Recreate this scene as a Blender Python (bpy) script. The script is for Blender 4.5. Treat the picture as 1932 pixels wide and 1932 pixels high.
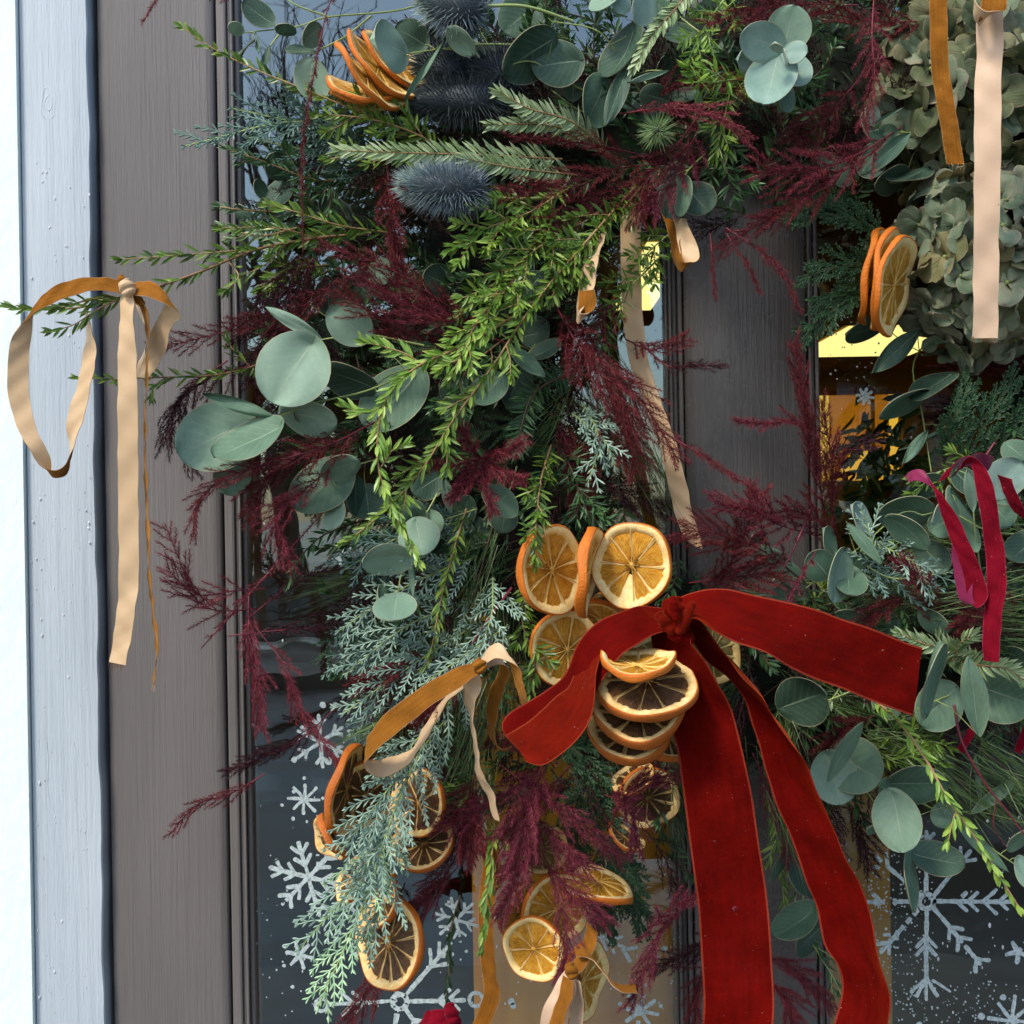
import bpy, math, random
import numpy as np
from mathutils import Vector
random.seed(7); RS = np.random.RandomState(11)
PI = math.pi
for o in list(bpy.data.objects): bpy.data.objects.remove(o)
S = bpy.context.scene
COL = S.collection
# ------------------------------------------------------------------ camera
CAM = np.array([0.0, -1.15, 1.55]); ROLL = math.radians(1.0); K = 0.8
cd = bpy.data.cameras.new('camera'); cam = bpy.data.objects.new('camera', cd); COL.objects.link(cam)
cd.lens = 36.0 / K; cd.sensor_width = 36; cd.clip_start = 0.02; cd.clip_end = 400
cam.location = CAM; cam.rotation_mode = 'XYZ'
from mathutils import Matrix
cam.rotation_euler = (Matrix.Rotation(ROLL, 3, 'Y') @ Matrix.Rotation(PI/2, 3, 'X')).to_euler()
S.camera = cam
Rv = np.array([math.cos(ROLL), 0, -math.sin(ROLL)]); Uv = np.array([math.sin(ROLL), 0, math.cos(ROLL)]); Fv = np.array([0, 1.0, 0])
# ------------------------------------------------------------------ light
SUN_EL, SUN_AZ = math.radians(48), math.radians(218)     # veiled sun high in front, to the left of the viewer
W = bpy.data.worlds.new('World'); S.world = W; W.use_nodes = True
nt = W.node_tree; nt.nodes.clear()
sky = nt.nodes.new('ShaderNodeTexSky'); sky.sky_type = 'NISHITA'; sky.sun_disc = False
sky.sun_elevation = SUN_EL; sky.sun_rotation = SUN_AZ; sky.dust_density = 1.6; sky.ozone_density = 0.8; sky.air_density = 1.0
bg = nt.nodes.new('ShaderNodeBackground'); bg.inputs['Strength'].default_value = 0.12
wo = nt.nodes.new('ShaderNodeOutputWorld')
nt.links.new(sky.outputs[0], bg.inputs[0]); nt.links.new(bg.outputs[0], wo.inputs[0])
sl = bpy.data.lights.new('sun', 'SUN'); sl.energy = 1.2; sl.angle = math.radians(11); sl.color = (1, .93, .8)
so = bpy.data.objects.new('sun', sl); COL.objects.link(so)
sd = Vector((math.sin(SUN_AZ)*math.cos(SUN_EL), math.cos(SUN_AZ)*math.cos(SUN_EL), math.sin(SUN_EL)))
so.rotation_euler = sd.to_track_quat('Z', 'Y').to_euler(); so.location = (0, 0, 12)
S.view_settings.view_transform = 'Standard'; S.view_settings.look = 'None'
S.view_settings.exposure = 1.22; S.view_settings.gamma = 1; S.view_settings.use_curve_mapping = False

# ------------------------------------------------------------------ helpers
def P(u, v, d):
    """point seen at pixel (u, v) of a 1932 px picture, d metres in front of the door face"""
    t = 1.15 - d
    return CAM + Rv*((u/1932 - .5)*K*t) + Uv*((.5 - v/1932)*K*t) + Fv*t
def M(d=0.1): return K*(1.15 - d)/1932
def unit(a): return a/ (np.linalg.norm(a, axis=-1, keepdims=True) + 1e-12)
class MB:
    def __init__(s): s.V=[]; s.F=[]; s.R=[]; s.U=[]; s.MI=[]; s.n=0
    def add(s, v, f, r=0.0, uv=None, mi=0):
        v = np.asarray(v, float).reshape(-1, 3); f = np.asarray(f, int)
        s.V.append(v); s.F.append(f + s.n); s.n += len(v)
        s.R.append(np.full(len(v), r) if np.isscalar(r) else np.asarray(r, float))
        s.U.append(np.zeros((len(v), 3)) if uv is None else np.asarray(uv, float).reshape(-1, 3))
        s.MI.append(np.full(len(f), mi))
    def build(s, name, mats, parent=None, smooth=True, kind=None):
        me = mesh_from(name, s, mats, smooth); return link(name, me, parent, kind)
def mesh_from(name, s, mats, smooth=True):
    me = bpy.data.meshes.new(name)
    V = np.concatenate(s.V)
    me.vertices.add(len(V)); me.vertices.foreach_set('co', V.ravel())
    tot = np.concatenate([np.full(len(f), f.shape[1]) for f in s.F])
    me.loops.add(int(tot.sum())); me.loops.foreach_set('vertex_index', np.concatenate([f.ravel() for f in s.F]))
    me.polygons.add(len(tot)); me.polygons.foreach_set('loop_start', np.concatenate([[0], np.cumsum(tot)[:-1]]))
    me.polygons.foreach_set('material_index', np.concatenate(s.MI))
    me.polygons.foreach_set('use_smooth', np.full(len(tot), smooth))
    a = me.attributes.new('rnd', 'FLOAT', 'POINT'); a.data.foreach_set('value', np.concatenate(s.R))
    a = me.attributes.new('uvw', 'FLOAT_VECTOR', 'POINT'); a.data.foreach_set('vector', np.concatenate(s.U).ravel())
    for m in (mats if isinstance(mats, (list, tuple)) else [mats]): me.materials.append(m)
    me.update(calc_edges=True)
    return me
def link(name, me, parent=None, kind=None):
    o = bpy.data.objects.new(name, me); COL.objects.link(o)
    if parent is not None:
        o.parent = parent
        base = parent
        off = Vector((0,0,0))
        while base is not None: off += base.location; base = base.parent
        o.location = -off if me is not None else Vector((0,0,0))
    if kind: o['kind'] = kind
    return o
def thing(name, label, cat, loc, group=None):
    o = bpy.data.objects.new(name, None); COL.objects.link(o); o.location = Vector(loc); o.empty_display_size = .02
    o['label'] = label; o['category'] = cat
    if group: o['group'] = group
    return o
def tag(o, label, cat, group=None):
    o['label'] = label; o['category'] = cat
    if group: o['group'] = group
    return o
def box(mb, x0, x1, y0, y1, z0, z1, mi=0, bev=0.0):
    if bev <= 0:
        v = [(x,y,z) for x in (x0,x1) for y in (y0,y1) for z in (z0,z1)]
        mb.add(v, [(0,1,3,2),(4,6,7,5),(0,4,5,1),(2,3,7,6),(0,2,6,4),(1,5,7,3)], mi=mi); return
    b = bev                                        # bevel the vertical edges (profile swept in z)
    pr = [(x0+b,y0),(x1-b,y0),(x1-b*.3,y0+b*.3),(x1,y0+b),(x1,y1-b),(x1-b,y1),(x0+b,y1),(x0,y1-b),(x0,y0+b),(x0+b*.3,y0+b*.3)]
    n = len(pr); v = [(x,y,z0) for x,y in pr] + [(x,y,z1) for x,y in pr]
    mb.add(v, [(i,(i+1)%n,n+(i+1)%n,n+i) for i in range(n)], mi=mi)
    mb.add([(x,y,z0) for x,y in pr], [list(range(n))[::-1]], mi=mi); mb.add([(x,y,z1) for x,y in pr], [list(range(n))], mi=mi)
def catmull(rows, n):
    rows = np.asarray(rows, float)
    if len(rows) == 2:
        t = np.linspace(0, 1, n+1)[:, None].reshape((-1,)+(1,)*(rows.ndim-1)); return rows[0]*(1-t) + rows[1]*t
    p = np.concatenate([[2*rows[0]-rows[1]], rows, [2*rows[-1]-rows[-2]]]); out = []
    for i in range(len(rows)-1):
        a, b, c, d = p[i:i+4]
        for t in np.arange(n)/n:
            out.append(.5*((2*b) + (c-a)*t + (2*a-5*b+4*c-d)*t*t + (3*b-a-3*c+d)*t**3))
    out.append(rows[-1]); return np.array(out)
def tube(mb, pts, rad, sides=5, r=0.0, mi=0):
    pts = np.asarray(pts, float); n = len(pts)
    rad = np.broadcast_to(np.asarray(rad, float), (n,))
    T = unit(np.gradient(pts, axis=0)); ref = np.array([0.13, 1.0, 0.21]); A = unit(np.cross(T, ref)); B = np.cross(T, A)
    a = np.arange(sides)*2*PI/sides
    ring = pts[:,None] + rad[:,None,None]*(A[:,None]*np.cos(a)[None,:,None] + B[:,None]*np.sin(a)[None,:,None])
    f = [(i*sides+j, i*sides+(j+1)%sides, (i+1)*sides+(j+1)%sides, (i+1)*sides+j) for i in range(n-1) for j in range(sides)]
    mb.add(ring.reshape(-1,3), f, r, mi=mi)
    mb.add(ring[-1], [list(range(sides))], r, mi=mi); mb.add(ring[0], [list(range(sides))[::-1]], r, mi=mi)
def capsule_pts(a, b): return np.array([a, b])
# templates: x = along, y = across, z = up; length 1
T_LEAF = (np.array([[0,0,0],[.25,-.42,.16],[.25,0,.0],[.25,.42,.16],[.65,-.46,.2],[.65,0,.06],[.65,.46,.2],[1,0,-.02]]),
          np.array([[0,2,1],[0,3,2],[4,5,7],[5,6,7],[1,2,4],[2,5,4],[2,3,5],[3,6,5]]))
T_HAIR = (np.array([[0,.5,0],[0,-.25,.43],[0,-.25,-.43],[1,0,0]]), np.array([[0,1,3],[1,2,3],[2,0,3]]))
_s = [(0,.35,.0),(0,0,.35),(0,-.35,0),(0,0,-.35),(.7,.5,0),(.7,0,.5),(.7,-.5,0),(.7,0,-.5),(1,0,0)]
T_TWIG = (np.array(_s, float), np.array([[0,1,5],[0,5,4],[1,2,6],[1,6,5],[2,3,7],[2,7,6],[3,0,4],[3,4,7],[4,5,8],[5,6,8],[6,7,8],[7,4,8]]))
def scatter(mb, tm, pos, dr, nrm, L, Wd, rnd, mi=0, bend=0.0):
    tv, tf = tm; N = len(pos)
    if N == 0: return
    dr = unit(dr); sd_ = unit(np.cross(nrm, dr)); nn = np.cross(dr, sd_)
    L = np.broadcast_to(L, (N,)); Wd = np.broadcast_to(Wd, (N,)); bend = np.broadcast_to(bend, (N,))
    x = tv[:,0]
    v = pos[:,None] + dr[:,None]*(x[None,:,None]*L[:,None,None]) + sd_[:,None]*(tv[None,:,1,None]*Wd[:,None,None]) \
        + nn[:,None]*(tv[None,:,2,None]*Wd[:,None,None] + (x**2)[None,:,None]*(bend*L)[:,None,None])
    f = (tf[None] + (np.arange(N)*len(tv))[:,None,None]).reshape(-1, tf.shape[1])
    mb.add(v.reshape(-1,3), f, np.repeat(np.broadcast_to(rnd, (N,)), len(tv)), uv=np.tile(np.stack([x, tv[:,1], x*0], 1), (N,1)), mi=mi)
def resample(pts, step):
    pts = np.asarray(pts); seg = np.linalg.norm(np.diff(pts, axis=0), axis=1); s = np.concatenate([[0], np.cumsum(seg)])
    n = max(2, int(s[-1]/step)+1); t = np.linspace(0, s[-1], n)
    p = np.stack([np.interp(t, s, pts[:,k]) for k in range(3)], 1)
    return p, unit(np.gradient(p, axis=0)), t/s[-1]
CAMDIR = np.array([0, -1.0, 0])
def foliage(mb, tm, pts, step, L, Wd, ang, flat=.6, jit=.25, taper=.35, r0=0.0, r1=1.0, both=False, tipn=4, start=0.0, bend=.15, mi=0):
    """leaves or needles all along a stem"""
    p, T, t = resample(pts, step); k = t >= start; p, T, t = p[k], T[k], t[k]; N = len(p)
    if N == 0: return
    A = unit(np.cross(T, np.tile(CAMDIR, (N,1)))); B = np.cross(A, T)
    if both: p = np.repeat(p,2,0); T=np.repeat(T,2,0); A=np.repeat(A,2,0); B=np.repeat(B,2,0); t=np.repeat(t,2); N*=2
    az = RS.uniform(0, 2*PI, N) if not both else np.where(np.arange(N)%2==0, 0, PI) + RS.normal(0, .35, N)
    an = ang*(1 - .45*t**4) * RS.uniform(1-jit, 1+jit, N)
    side = A*np.cos(az)[:,None] + B*(np.sin(az)*flat)[:,None]
    side = unit(side + 1e-6)
    dr = T*np.cos(an)[:,None] + side*np.sin(an)[:,None]
    ln = L*RS.uniform(.75, 1.15, N)*(1 - taper*t**3)*np.minimum(1, .6+t*6)
    nrm = unit(B + side*.3 + RS.normal(0, .35, (N,3)))
    scatter(mb, tm, p, dr, nrm, ln, Wd*RS.uniform(.85,1.15,N), RS.uniform(r0, r1, N), mi=mi, bend=RS.uniform(-.5,1,N)*bend)
    if tipn:
        e = p[-1]; te = T[-1]; n = tipn; d2 = unit(te + RS.normal(0,.35,(n,3)))
        scatter(mb, tm, np.tile(e,(n,1)), d2, unit(RS.normal(0,1,(n,3))+CAMDIR), L*.7*np.ones(n), Wd*.9, RS.uniform(r0,r1,n), mi=mi)
def qpath(u0, v0, u1, v1, bend, d0, d1, n=12, sag=.0):
    """curve from root to tip, bowed sideways by bend px"""
    dx, dy = u1-u0, v1-v0; L = math.hypot(dx, dy) + 1e-6
    mx, my = (u0+u1)/2 - dy/L*bend*2*.5*2*.5, (v0+v1)/2 + dx/L*bend
    out = []
    for i in range(n+1):
        t = i/n; a, b, c = (1-t)**2, 2*t*(1-t), t*t
        out.append(P(a*u0+b*mx+c*u1, a*v0+b*my+c*v1, a*d0+b*((d0+d1)/2+sag)+c*d1))
    return np.array(out)
def mpath(pts, n=6): return catmull([P(*p) for p in pts], n)
def side_dir(T, side, ang, out=.0):
    A = unit(np.cross(T, CAMDIR)); B = np.cross(A, T)
    return unit(T*math.cos(ang) + side*A*math.sin(ang) + B*out)

# ------------------------------------------------------------------ materials
def mat(name, base, rough=.6, spec=.5, sheen=0, sheen_tint=(1,1,1,1), **kw):
    m = bpy.data.materials.new(name); m.use_nodes = True; N = m.node_tree.nodes; b = N['Principled BSDF']
    b.inputs['Base Color'].default_value = (*base, 1); b.inputs['Roughness'].default_value = rough
    b.inputs['Specular IOR Level'].default_value = spec
    if sheen: b.inputs['Sheen Weight'].default_value = sheen; b.inputs['Sheen Roughness'].default_value = .35; b.inputs['Sheen Tint'].default_value = sheen_tint
    for k, v in kw.items(): b.inputs[k.replace('_', ' ')].default_value = v
    return m
def nd(m, t, **kw):
    n = m.node_tree.nodes.new(t)
    for k, v in kw.items(): setattr(n, k, v)
    return n
def lk(m, a, b): m.node_tree.links.new(a, b)
def math_(m, op, a, b=None, clamp=False):
    n = nd(m, 'ShaderNodeMath', operation=op, use_clamp=clamp)
    for i, x in enumerate((a, b)):
        if x is None: continue
        if isinstance(x, (int, float)): n.inputs[i].default_value = x
        else: lk(m, x, n.inputs[i])
    return n.outputs[0]
def ramp(m, fac, stops):
    n = nd(m, 'ShaderNodeValToRGB'); e = n.color_ramp.elements
    while len(e) > 1: e.remove(e[-1])
    e[0].position = stops[0][0]; e[0].color = (*stops[0][1], 1)
    for p, c in stops[1:]:
        x = e.new(p); x.color = (*c, 1)
    lk(m, fac, n.inputs[0]); return n.outputs[0]
def ramp_fac(m, v, a, b):
    n = nd(m, 'ShaderNodeMapRange'); lk(m, v, n.inputs[0]); n.inputs[1].default_value = a; n.inputs[2].default_value = b; return n.outputs[0]
def mixc(m, fac, a, b, mode='MIX'):
    n = nd(m, 'ShaderNodeMix', data_type='RGBA', blend_type=mode)
    if isinstance(fac, (int,float)): n.inputs[0].default_value = fac
    else: lk(m, fac, n.inputs[0])
    for i, x in ((6,a),(7,b)):
        if isinstance(x, tuple): n.inputs[i].default_value = (*x, 1)
        else: lk(m, x, n.inputs[i])
    return n.outputs[2]
def attr(m, name, out='Fac'): n = nd(m, 'ShaderNodeAttribute', attribute_name=name); return n.outputs[out]
def noise(m, scale, vec=None, detail=4, rough=.55, out=0):
    n = nd(m, 'ShaderNodeTexNoise'); n.inputs['Scale'].default_value = scale; n.inputs['Detail'].default_value = detail; n.inputs['Roughness'].default_value = rough
    if vec is not None: lk(m, vec, n.inputs['Vector'])
    return n.outputs[out]
def geo(m): return nd(m, 'ShaderNodeNewGeometry').outputs['Position']
def mapped(m, vec, sc, loc=(0,0,0)):
    n = nd(m, 'ShaderNodeMapping'); n.inputs['Scale'].default_value = sc; n.inputs['Location'].default_value = loc; lk(m, vec, n.inputs['Vector']); return n.outputs[0]
def bump(m, h, dist, st=1.0):
    n = nd(m, 'ShaderNodeBump'); n.inputs['Strength'].default_value = st; n.inputs['Distance'].default_value = dist; lk(m, h, n.inputs['Height'])
    lk(m, n.outputs[0], m.node_tree.nodes['Principled BSDF'].inputs['Normal']); return n
def setc(m, c, inp='Base Color'): lk(m, c, m.node_tree.nodes['Principled BSDF'].inputs[inp])
def translucent(m, col, f):
    b = m.node_tree.nodes['Principled BSDF']; out = m.node_tree.nodes['Material Output']
    t = nd(m, 'ShaderNodeBsdfTranslucent')
    if isinstance(col, tuple): t.inputs[0].default_value = (*col, 1)
    else: lk(m, col, t.inputs[0])
    mx = nd(m, 'ShaderNodeMixShader'); mx.inputs[0].default_value = f
    lk(m, b.outputs[0], mx.inputs[1]); lk(m, t.outputs[0], mx.inputs[2]); lk(m, mx.outputs[0], out.inputs[0])

def leafmat(name, c0, c1, c2, rough=.5, tr=.12, spec=.4):
    """needle / plume material: each needle takes its own tone"""
    m = mat(name, c1, rough, spec); r = attr(m, 'rnd'); oi = nd(m, 'ShaderNodeObjectInfo').outputs['Random']
    x = math_(m, 'ADD', math_(m, 'MULTIPLY', r, .75), math_(m, 'MULTIPLY', oi, .25))
    c = ramp(m, x, [(0, c0), (.5, c1), (1, c2)]); setc(m, c)
    if tr: translucent(m, c, tr)
    return m
m_hem   = leafmat('hemlock_green', (.04,.09,.012), (.11,.21,.025), (.27,.38,.06), .38, .15, .5)
m_hem_y = leafmat('fresh_green',  (.09,.19,.025), (.2,.36,.05), (.42,.55,.11), .35, .18, .5)
m_hem_s = leafmat('silver_green', (.12,.2,.07), (.27,.37,.17), (.46,.55,.32), .45, .1, .4)
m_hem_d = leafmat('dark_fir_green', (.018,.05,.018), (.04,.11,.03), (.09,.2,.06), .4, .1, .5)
m_jun   = leafmat('juniper_blue', (.12,.2,.15), (.24,.36,.28), (.42,.57,.45), .6, .05, .3)
m_jun_y = leafmat('juniper_tip', (.25,.42,.27), (.4,.6,.36), (.6,.78,.45), .6, .05, .3)
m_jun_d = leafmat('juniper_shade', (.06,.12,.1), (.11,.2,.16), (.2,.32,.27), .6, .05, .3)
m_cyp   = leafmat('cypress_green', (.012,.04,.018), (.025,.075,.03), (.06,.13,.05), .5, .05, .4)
m_pine  = leafmat('pine_green', (.035,.075,.02), (.08,.15,.04), (.2,.28,.09), .4, .08, .5)
m_plum  = leafmat('burgundy', (.05,.006,.008), (.13,.014,.018), (.24,.035,.038), .6, .12, .3)
m_plum_l= leafmat('rosy_burgundy', (.09,.01,.018), (.2,.024,.038), (.32,.06,.075), .6, .15, .3)
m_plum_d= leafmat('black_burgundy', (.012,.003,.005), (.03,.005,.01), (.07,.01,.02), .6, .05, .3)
m_plum_p= leafmat('plum_purple', (.08,.009,.02), (.18,.022,.042), (.3,.055,.085), .6, .12, .3)
m_stem  = leafmat('brown_stem', (.2,.11,.05), (.33,.2,.09), (.42,.28,.13), .6, 0)
m_stem_g= leafmat('green_stem', (.18,.24,.06), (.3,.38,.12), (.38,.46,.18), .5, 0)
m_stem_r= leafmat('wine_stem', (.09,.01,.02), (.16,.02,.035), (.24,.04,.06), .45, 0)
m_stem_d= leafmat('dark_stem', (.05,.035,.02), (.09,.06,.035), (.13,.09,.05), .6, 0)
m_dark_fill  = leafmat('dark_fill', (.006,.01,.004), (.014,.022,.009), (.03,.045,.018), .9, 0)  # near-black fill, deep shade behind the foliage put into the colour

def euc_mat(name, c0, c1, back=False):
    m = mat(name, c0, .58, .28); uv = attr(m, 'uvw', 'Vector'); sep = nd(m, 'ShaderNodeSeparateXYZ'); lk(m, uv, sep.inputs[0])
    x, y, w = sep.outputs[0], sep.outputs[1], sep.outputs[2]; ay = math_(m, 'ABSOLUTE', y)
    oi = nd(m, 'ShaderNodeObjectInfo').outputs['Random']
    n1 = noise(m, 60, geo(m)); n2 = noise(m, 900, geo(m), 2)
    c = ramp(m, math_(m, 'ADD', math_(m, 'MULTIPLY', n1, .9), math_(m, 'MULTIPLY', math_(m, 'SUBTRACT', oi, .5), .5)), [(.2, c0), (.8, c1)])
    speck = math_(m, 'GREATER_THAN', noise(m, 1500, geo(m), 1), .7)
    c = mixc(m, math_(m, 'MULTIPLY', speck, .35), c, (.12,.17,.13)); spot = ramp_fac(m, noise(m, 140, geo(m), 4, .7), .64, .72); c = mixc(m, math_(m, 'MULTIPLY', spot, .4), c, tuple(x*.55 for x in c0)); bloom = ramp_fac(m, noise(m, 35, geo(m), 5, .7), .5, .75); c = mixc(m, math_(m, 'MULTIPLY', bloom, .35), c, tuple(min(1, x*1.5+.03) for x in c1))
    rim = math_(m, 'GREATER_THAN', math_(m, 'MAXIMUM', ay, w), .965)
    c = mixc(m, math_(m, 'MULTIPLY', rim, .6), c, (.38,.33,.2))
    mid = math_(m, 'LESS_THAN', ay, .03)
    wave = nd(m, 'ShaderNodeTexWave', wave_type='BANDS', bands_direction='X'); wave.inputs['Scale'].default_value = 2.2
    wave.inputs['Distortion'].default_value = 1.2; wave.inputs['Detail'].default_value = 2
    comb = nd(m, 'ShaderNodeCombineXYZ'); lk(m, math_(m, 'SUBTRACT', x, math_(m, 'MULTIPLY', ay, .42)), comb.inputs[0])
    lk(m, comb.outputs[0], wave.inputs['Vector'])
    vein = math_(m, 'POWER', wave.outputs[1], 8)
    vs = math_(m, 'ADD', math_(m, 'MULTIPLY', vein, .07), math_(m, 'MULTIPLY', mid, math_(m, 'SUBTRACT', .6, math_(m, 'MULTIPLY', x, .62))), True)
    c = mixc(m, vs, c, (.42,.52,.36)); setc(m, c)
    bump(m, math_(m, 'ADD', math_(m, 'MULTIPLY', n2, .3), math_(m, 'MULTIPLY', vs, -.8)), .0006, .6)
    translucent(m, c, .08); return m
m_euc   = euc_mat('eucalyptus_pale', (.17,.28,.2), (.26,.38,.28))
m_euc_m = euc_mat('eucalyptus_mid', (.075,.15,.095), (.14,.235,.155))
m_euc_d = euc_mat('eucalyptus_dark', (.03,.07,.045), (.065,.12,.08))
m_euc_b = euc_mat('eucalyptus_blue', (.2,.33,.28), (.34,.47,.4))
EUC = {'p': m_euc, 'm': m_euc_m, 'd': m_euc_d, 'b': m_euc_b}

def paint_mat(name, c0, c1, rough, bd, vs=260, droplets=False, streak=.5):
    m = mat(name, c0, rough, .5); g = geo(m)
    grain = noise(m, 1, mapped(m, g, (vs*1.5, vs, 7)), 5, .6); fine = noise(m, 1, mapped(m, g, (vs*4, vs*3, 60)), 3)
    big = noise(m, 1, mapped(m, g, (14, 9, 3)), 3); ru = noise(m, 90, g, 4)
    c = mixc(m, ramp_fac(m, big, .3, .7), c0, c1)
    c = mixc(m, math_(m, 'MULTIPLY', ramp_fac(m, grain, .52, .75), .28), c, tuple(x*.5 for x in c0)); dirt = ramp_fac(m, noise(m, 1, mapped(m, g, (60, 40, 5)), 6, .7), .58, .78); c = mixc(m, math_(m, 'MULTIPLY', dirt, .3), c, tuple(x*.6 for x in c0)); setc(m, c)
    setc(m, math_(m, 'ADD', rough-.12, math_(m, 'MULTIPLY', ru, .25)), 'Roughness')
    bump(m, math_(m, 'ADD', grain, math_(m, 'MULTIPLY', fine, .5)), bd, .8); return m
m_door  = paint_mat('taupe_paint', (.13,.118,.112), (.16,.146,.139), .42, .0008)
m_doorg = paint_mat('glossy_taupe_paint', (.095,.083,.077), (.12,.107,.1), .24, .0009, 220)
m_white = paint_mat('white_gloss_paint', (.42,.485,.53), (.52,.585,.63), .38, .0009, 180)
m_wall  = mat('white_render', (.8,.9,.87), .75, .3)
_n = noise(m_wall, 35, mapped(m_wall, geo(m_wall), (1,1,.5)), 8, .65); bump(m_wall, _n, .004, .7)
m_water = mat('raindrop_water', (.62,.65,.67), .06, .8)
m_snow  = mat('white_window_paint', (.62,.74,.78), .7, .2)
_c = ramp(m_snow, noise(m_snow, 300, geo(m_snow), 4, .7), [(.35,(.28,.34,.35)), (.55,(.52,.62,.62))]); setc(m_snow, _c)
m_gasket = mat('dark_gap', (.012,.011,.011), .7)

# glass: thin pane, mirror share from the angle only
m_glass = bpy.data.materials.new('window_glass'); m_glass.use_nodes = True
N_ = m_glass.node_tree.nodes; N_.clear()
o_ = N_.new('ShaderNodeOutputMaterial'); tr_ = N_.new('ShaderNodeBsdfTransparent'); gl_ = N_.new('ShaderNodeBsdfGlossy'); fr_ = N_.new('ShaderNodeFresnel'); mx_ = N_.new('ShaderNodeMixShader')
tr_.inputs[0].default_value = (.86,.9,.88,1); gl_.inputs['Roughness'].default_value = .012; gl_.inputs[0].default_value = (.8,.98,1,1); fr_.inputs[0].default_value = 2.45
bp_ = N_.new('ShaderNodeBump'); bp_.inputs['Strength'].default_value = .5; bp_.inputs['Distance'].default_value = .0009
nz_ = N_.new('ShaderNodeTexNoise'); nz_.inputs['Scale'].default_value = 9; nz_.inputs['Detail'].default_value = 2
gm_ = N_.new('ShaderNodeNewGeometry'); L_ = m_glass.node_tree.links
L_.new(gm_.outputs['Position'], nz_.inputs['Vector']); L_.new(nz_.outputs[0], bp_.inputs['Height']); L_.new(bp_.outputs[0], gl_.inputs['Normal'])
mm2 = N_.new('ShaderNodeMath'); mm2.operation = 'SUBTRACT'; mm2.use_clamp = True; L_.new(fr_.outputs[0], mm2.inputs[0]); L_.new(gm_.outputs['Backfacing'], mm2.inputs[1]); L_.new(mm2.outputs[0], mx_.inputs[0]); L_.new(tr_.outputs[0], mx_.inputs[1]); L_.new(gl_.outputs[0], mx_.inputs[2]); L_.new(mx_.outputs[0], o_.inputs[0])

def velvet(name, c, tint, edge, sheen=.8, rough=.8):
    m = mat(name, c, rough, .05, sheen, (*tint,1)); uv = attr(m, 'uvw', 'Vector'); sep = nd(m, 'ShaderNodeSeparateXYZ'); lk(m, uv, sep.inputs[0])
    e = math_(m, 'GREATER_THAN', math_(m, 'ABSOLUTE', sep.outputs[0]), .945)
    dash = math_(m, 'GREATER_THAN', math_(m, 'FRACT', math_(m, 'MULTIPLY', sep.outputs[1], 700)), .3)
    nap = math_(m, 'ADD', math_(m, 'MULTIPLY', noise(m, 24, geo(m), 6, .65), .6), math_(m, 'MULTIPLY', noise(m, 1, mapped(m, uv, (5, 26, 1)), 4, .6), .4)); fine = noise(m, 1200, geo(m), 3, .7)
    cc = mixc(m, ramp_fac(m, nap, .35, .7), tuple(x*.62 for x in c), tuple(min(1,x*1.3) for x in c))
    cc = mixc(m, math_(m, 'MULTIPLY', ramp_fac(m, fine, .6, .8), .35), cc, tuple(min(1, x*2.2+.01) for x in c))
    cc = mixc(m, math_(m, 'GREATER_THAN', noise(m, 900, geo(m), 0), .875), cc, tuple(min(1, x*1.5+.16) for x in c)); cc = mixc(m, math_(m, 'MULTIPLY', e, math_(m, 'ADD', .12, math_(m, 'MULTIPLY', dash, .3))), cc, edge); setc(m, cc)
    bump(m, math_(m, 'ADD', math_(m, 'MULTIPLY', noise(m, 45, geo(m), 3), 7.0), math_(m, 'ADD', fine, math_(m, 'MULTIPLY', e, 1.5))), .0005, .8); return m
def satin(name, c, rough=.5):
    m = mat(name, c, rough, .35, .25, (1,.95,.9,1)); uv = attr(m, 'uvw', 'Vector')
    wv = noise(m, 1, mapped(m, uv, (2, 2500, 1)), 2); wv2 = noise(m, 1, mapped(m, uv, (60, 9, 1)), 2)
    cc = mixc(m, wv2, tuple(x*.9 for x in c), tuple(min(1, x*1.06) for x in c)); setc(m, cc)
    bump(m, wv, .0003, .5); return m
m_red  = velvet('red_velvet', (.11,.0014,.0004), (1,.1,.02), (.45,.08,.04), .3)
m_tanv = velvet('caramel_velvet', (.25,.095,.012), (1,.6,.25), (.6,.36,.2), .35)
m_tans = satin('peach_satin', (.58,.4,.225))
m_blsh = satin('blush_satin', (.6,.42,.28))
m_crim = velvet('crimson_velvet', (.17,.003,.012), (1,.15,.3), (.5,.06,.13), .4)
m_crims= satin('plum_satin', (.2,.012,.06))
m_redb = velvet('red_velvet_lit_back', (.13,.005,.001), (1,.2,.06), (.42,.08,.03), .4)  # lighter, more orange copy: the lit underside put into the colour

def rind_mat(name, a, b):
    m = mat(name, a, .55, .4); n = noise(m, 700, geo(m), 3); n2 = noise(m, 70, geo(m), 3)
    setc(m, mixc(m, n2, a, b)); bump(m, n, .0009, 1); return m
def pith_mat(name, a, b):
    m = mat(name, a, .8, .2); n = noise(m, 160, geo(m), 4, .7); setc(m, ramp(m, n, [(.3,b),(.62,a)])); bump(m, noise(m, 900, geo(m), 3), .0006, .8); return m
def flesh_mat(name, lo, mi_, hi, tr):
    m = mat(name, mi_, .4, .5); uv = attr(m, 'uvw', 'Vector')
    n = noise(m, 1, mapped(m, uv, (46, 5, 1)), 5, .65); n2 = noise(m, 150, geo(m), 3)
    x = math_(m, 'ADD', math_(m, 'MULTIPLY', n, .75), math_(m, 'MULTIPLY', n2, .25))
    c = ramp(m, x, [(.36, lo), (.5, mi_), (.66, hi)]); setc(m, c); bump(m, n, .0022, .9)
    if tr: translucent(m, c, tr)
    return m
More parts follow.
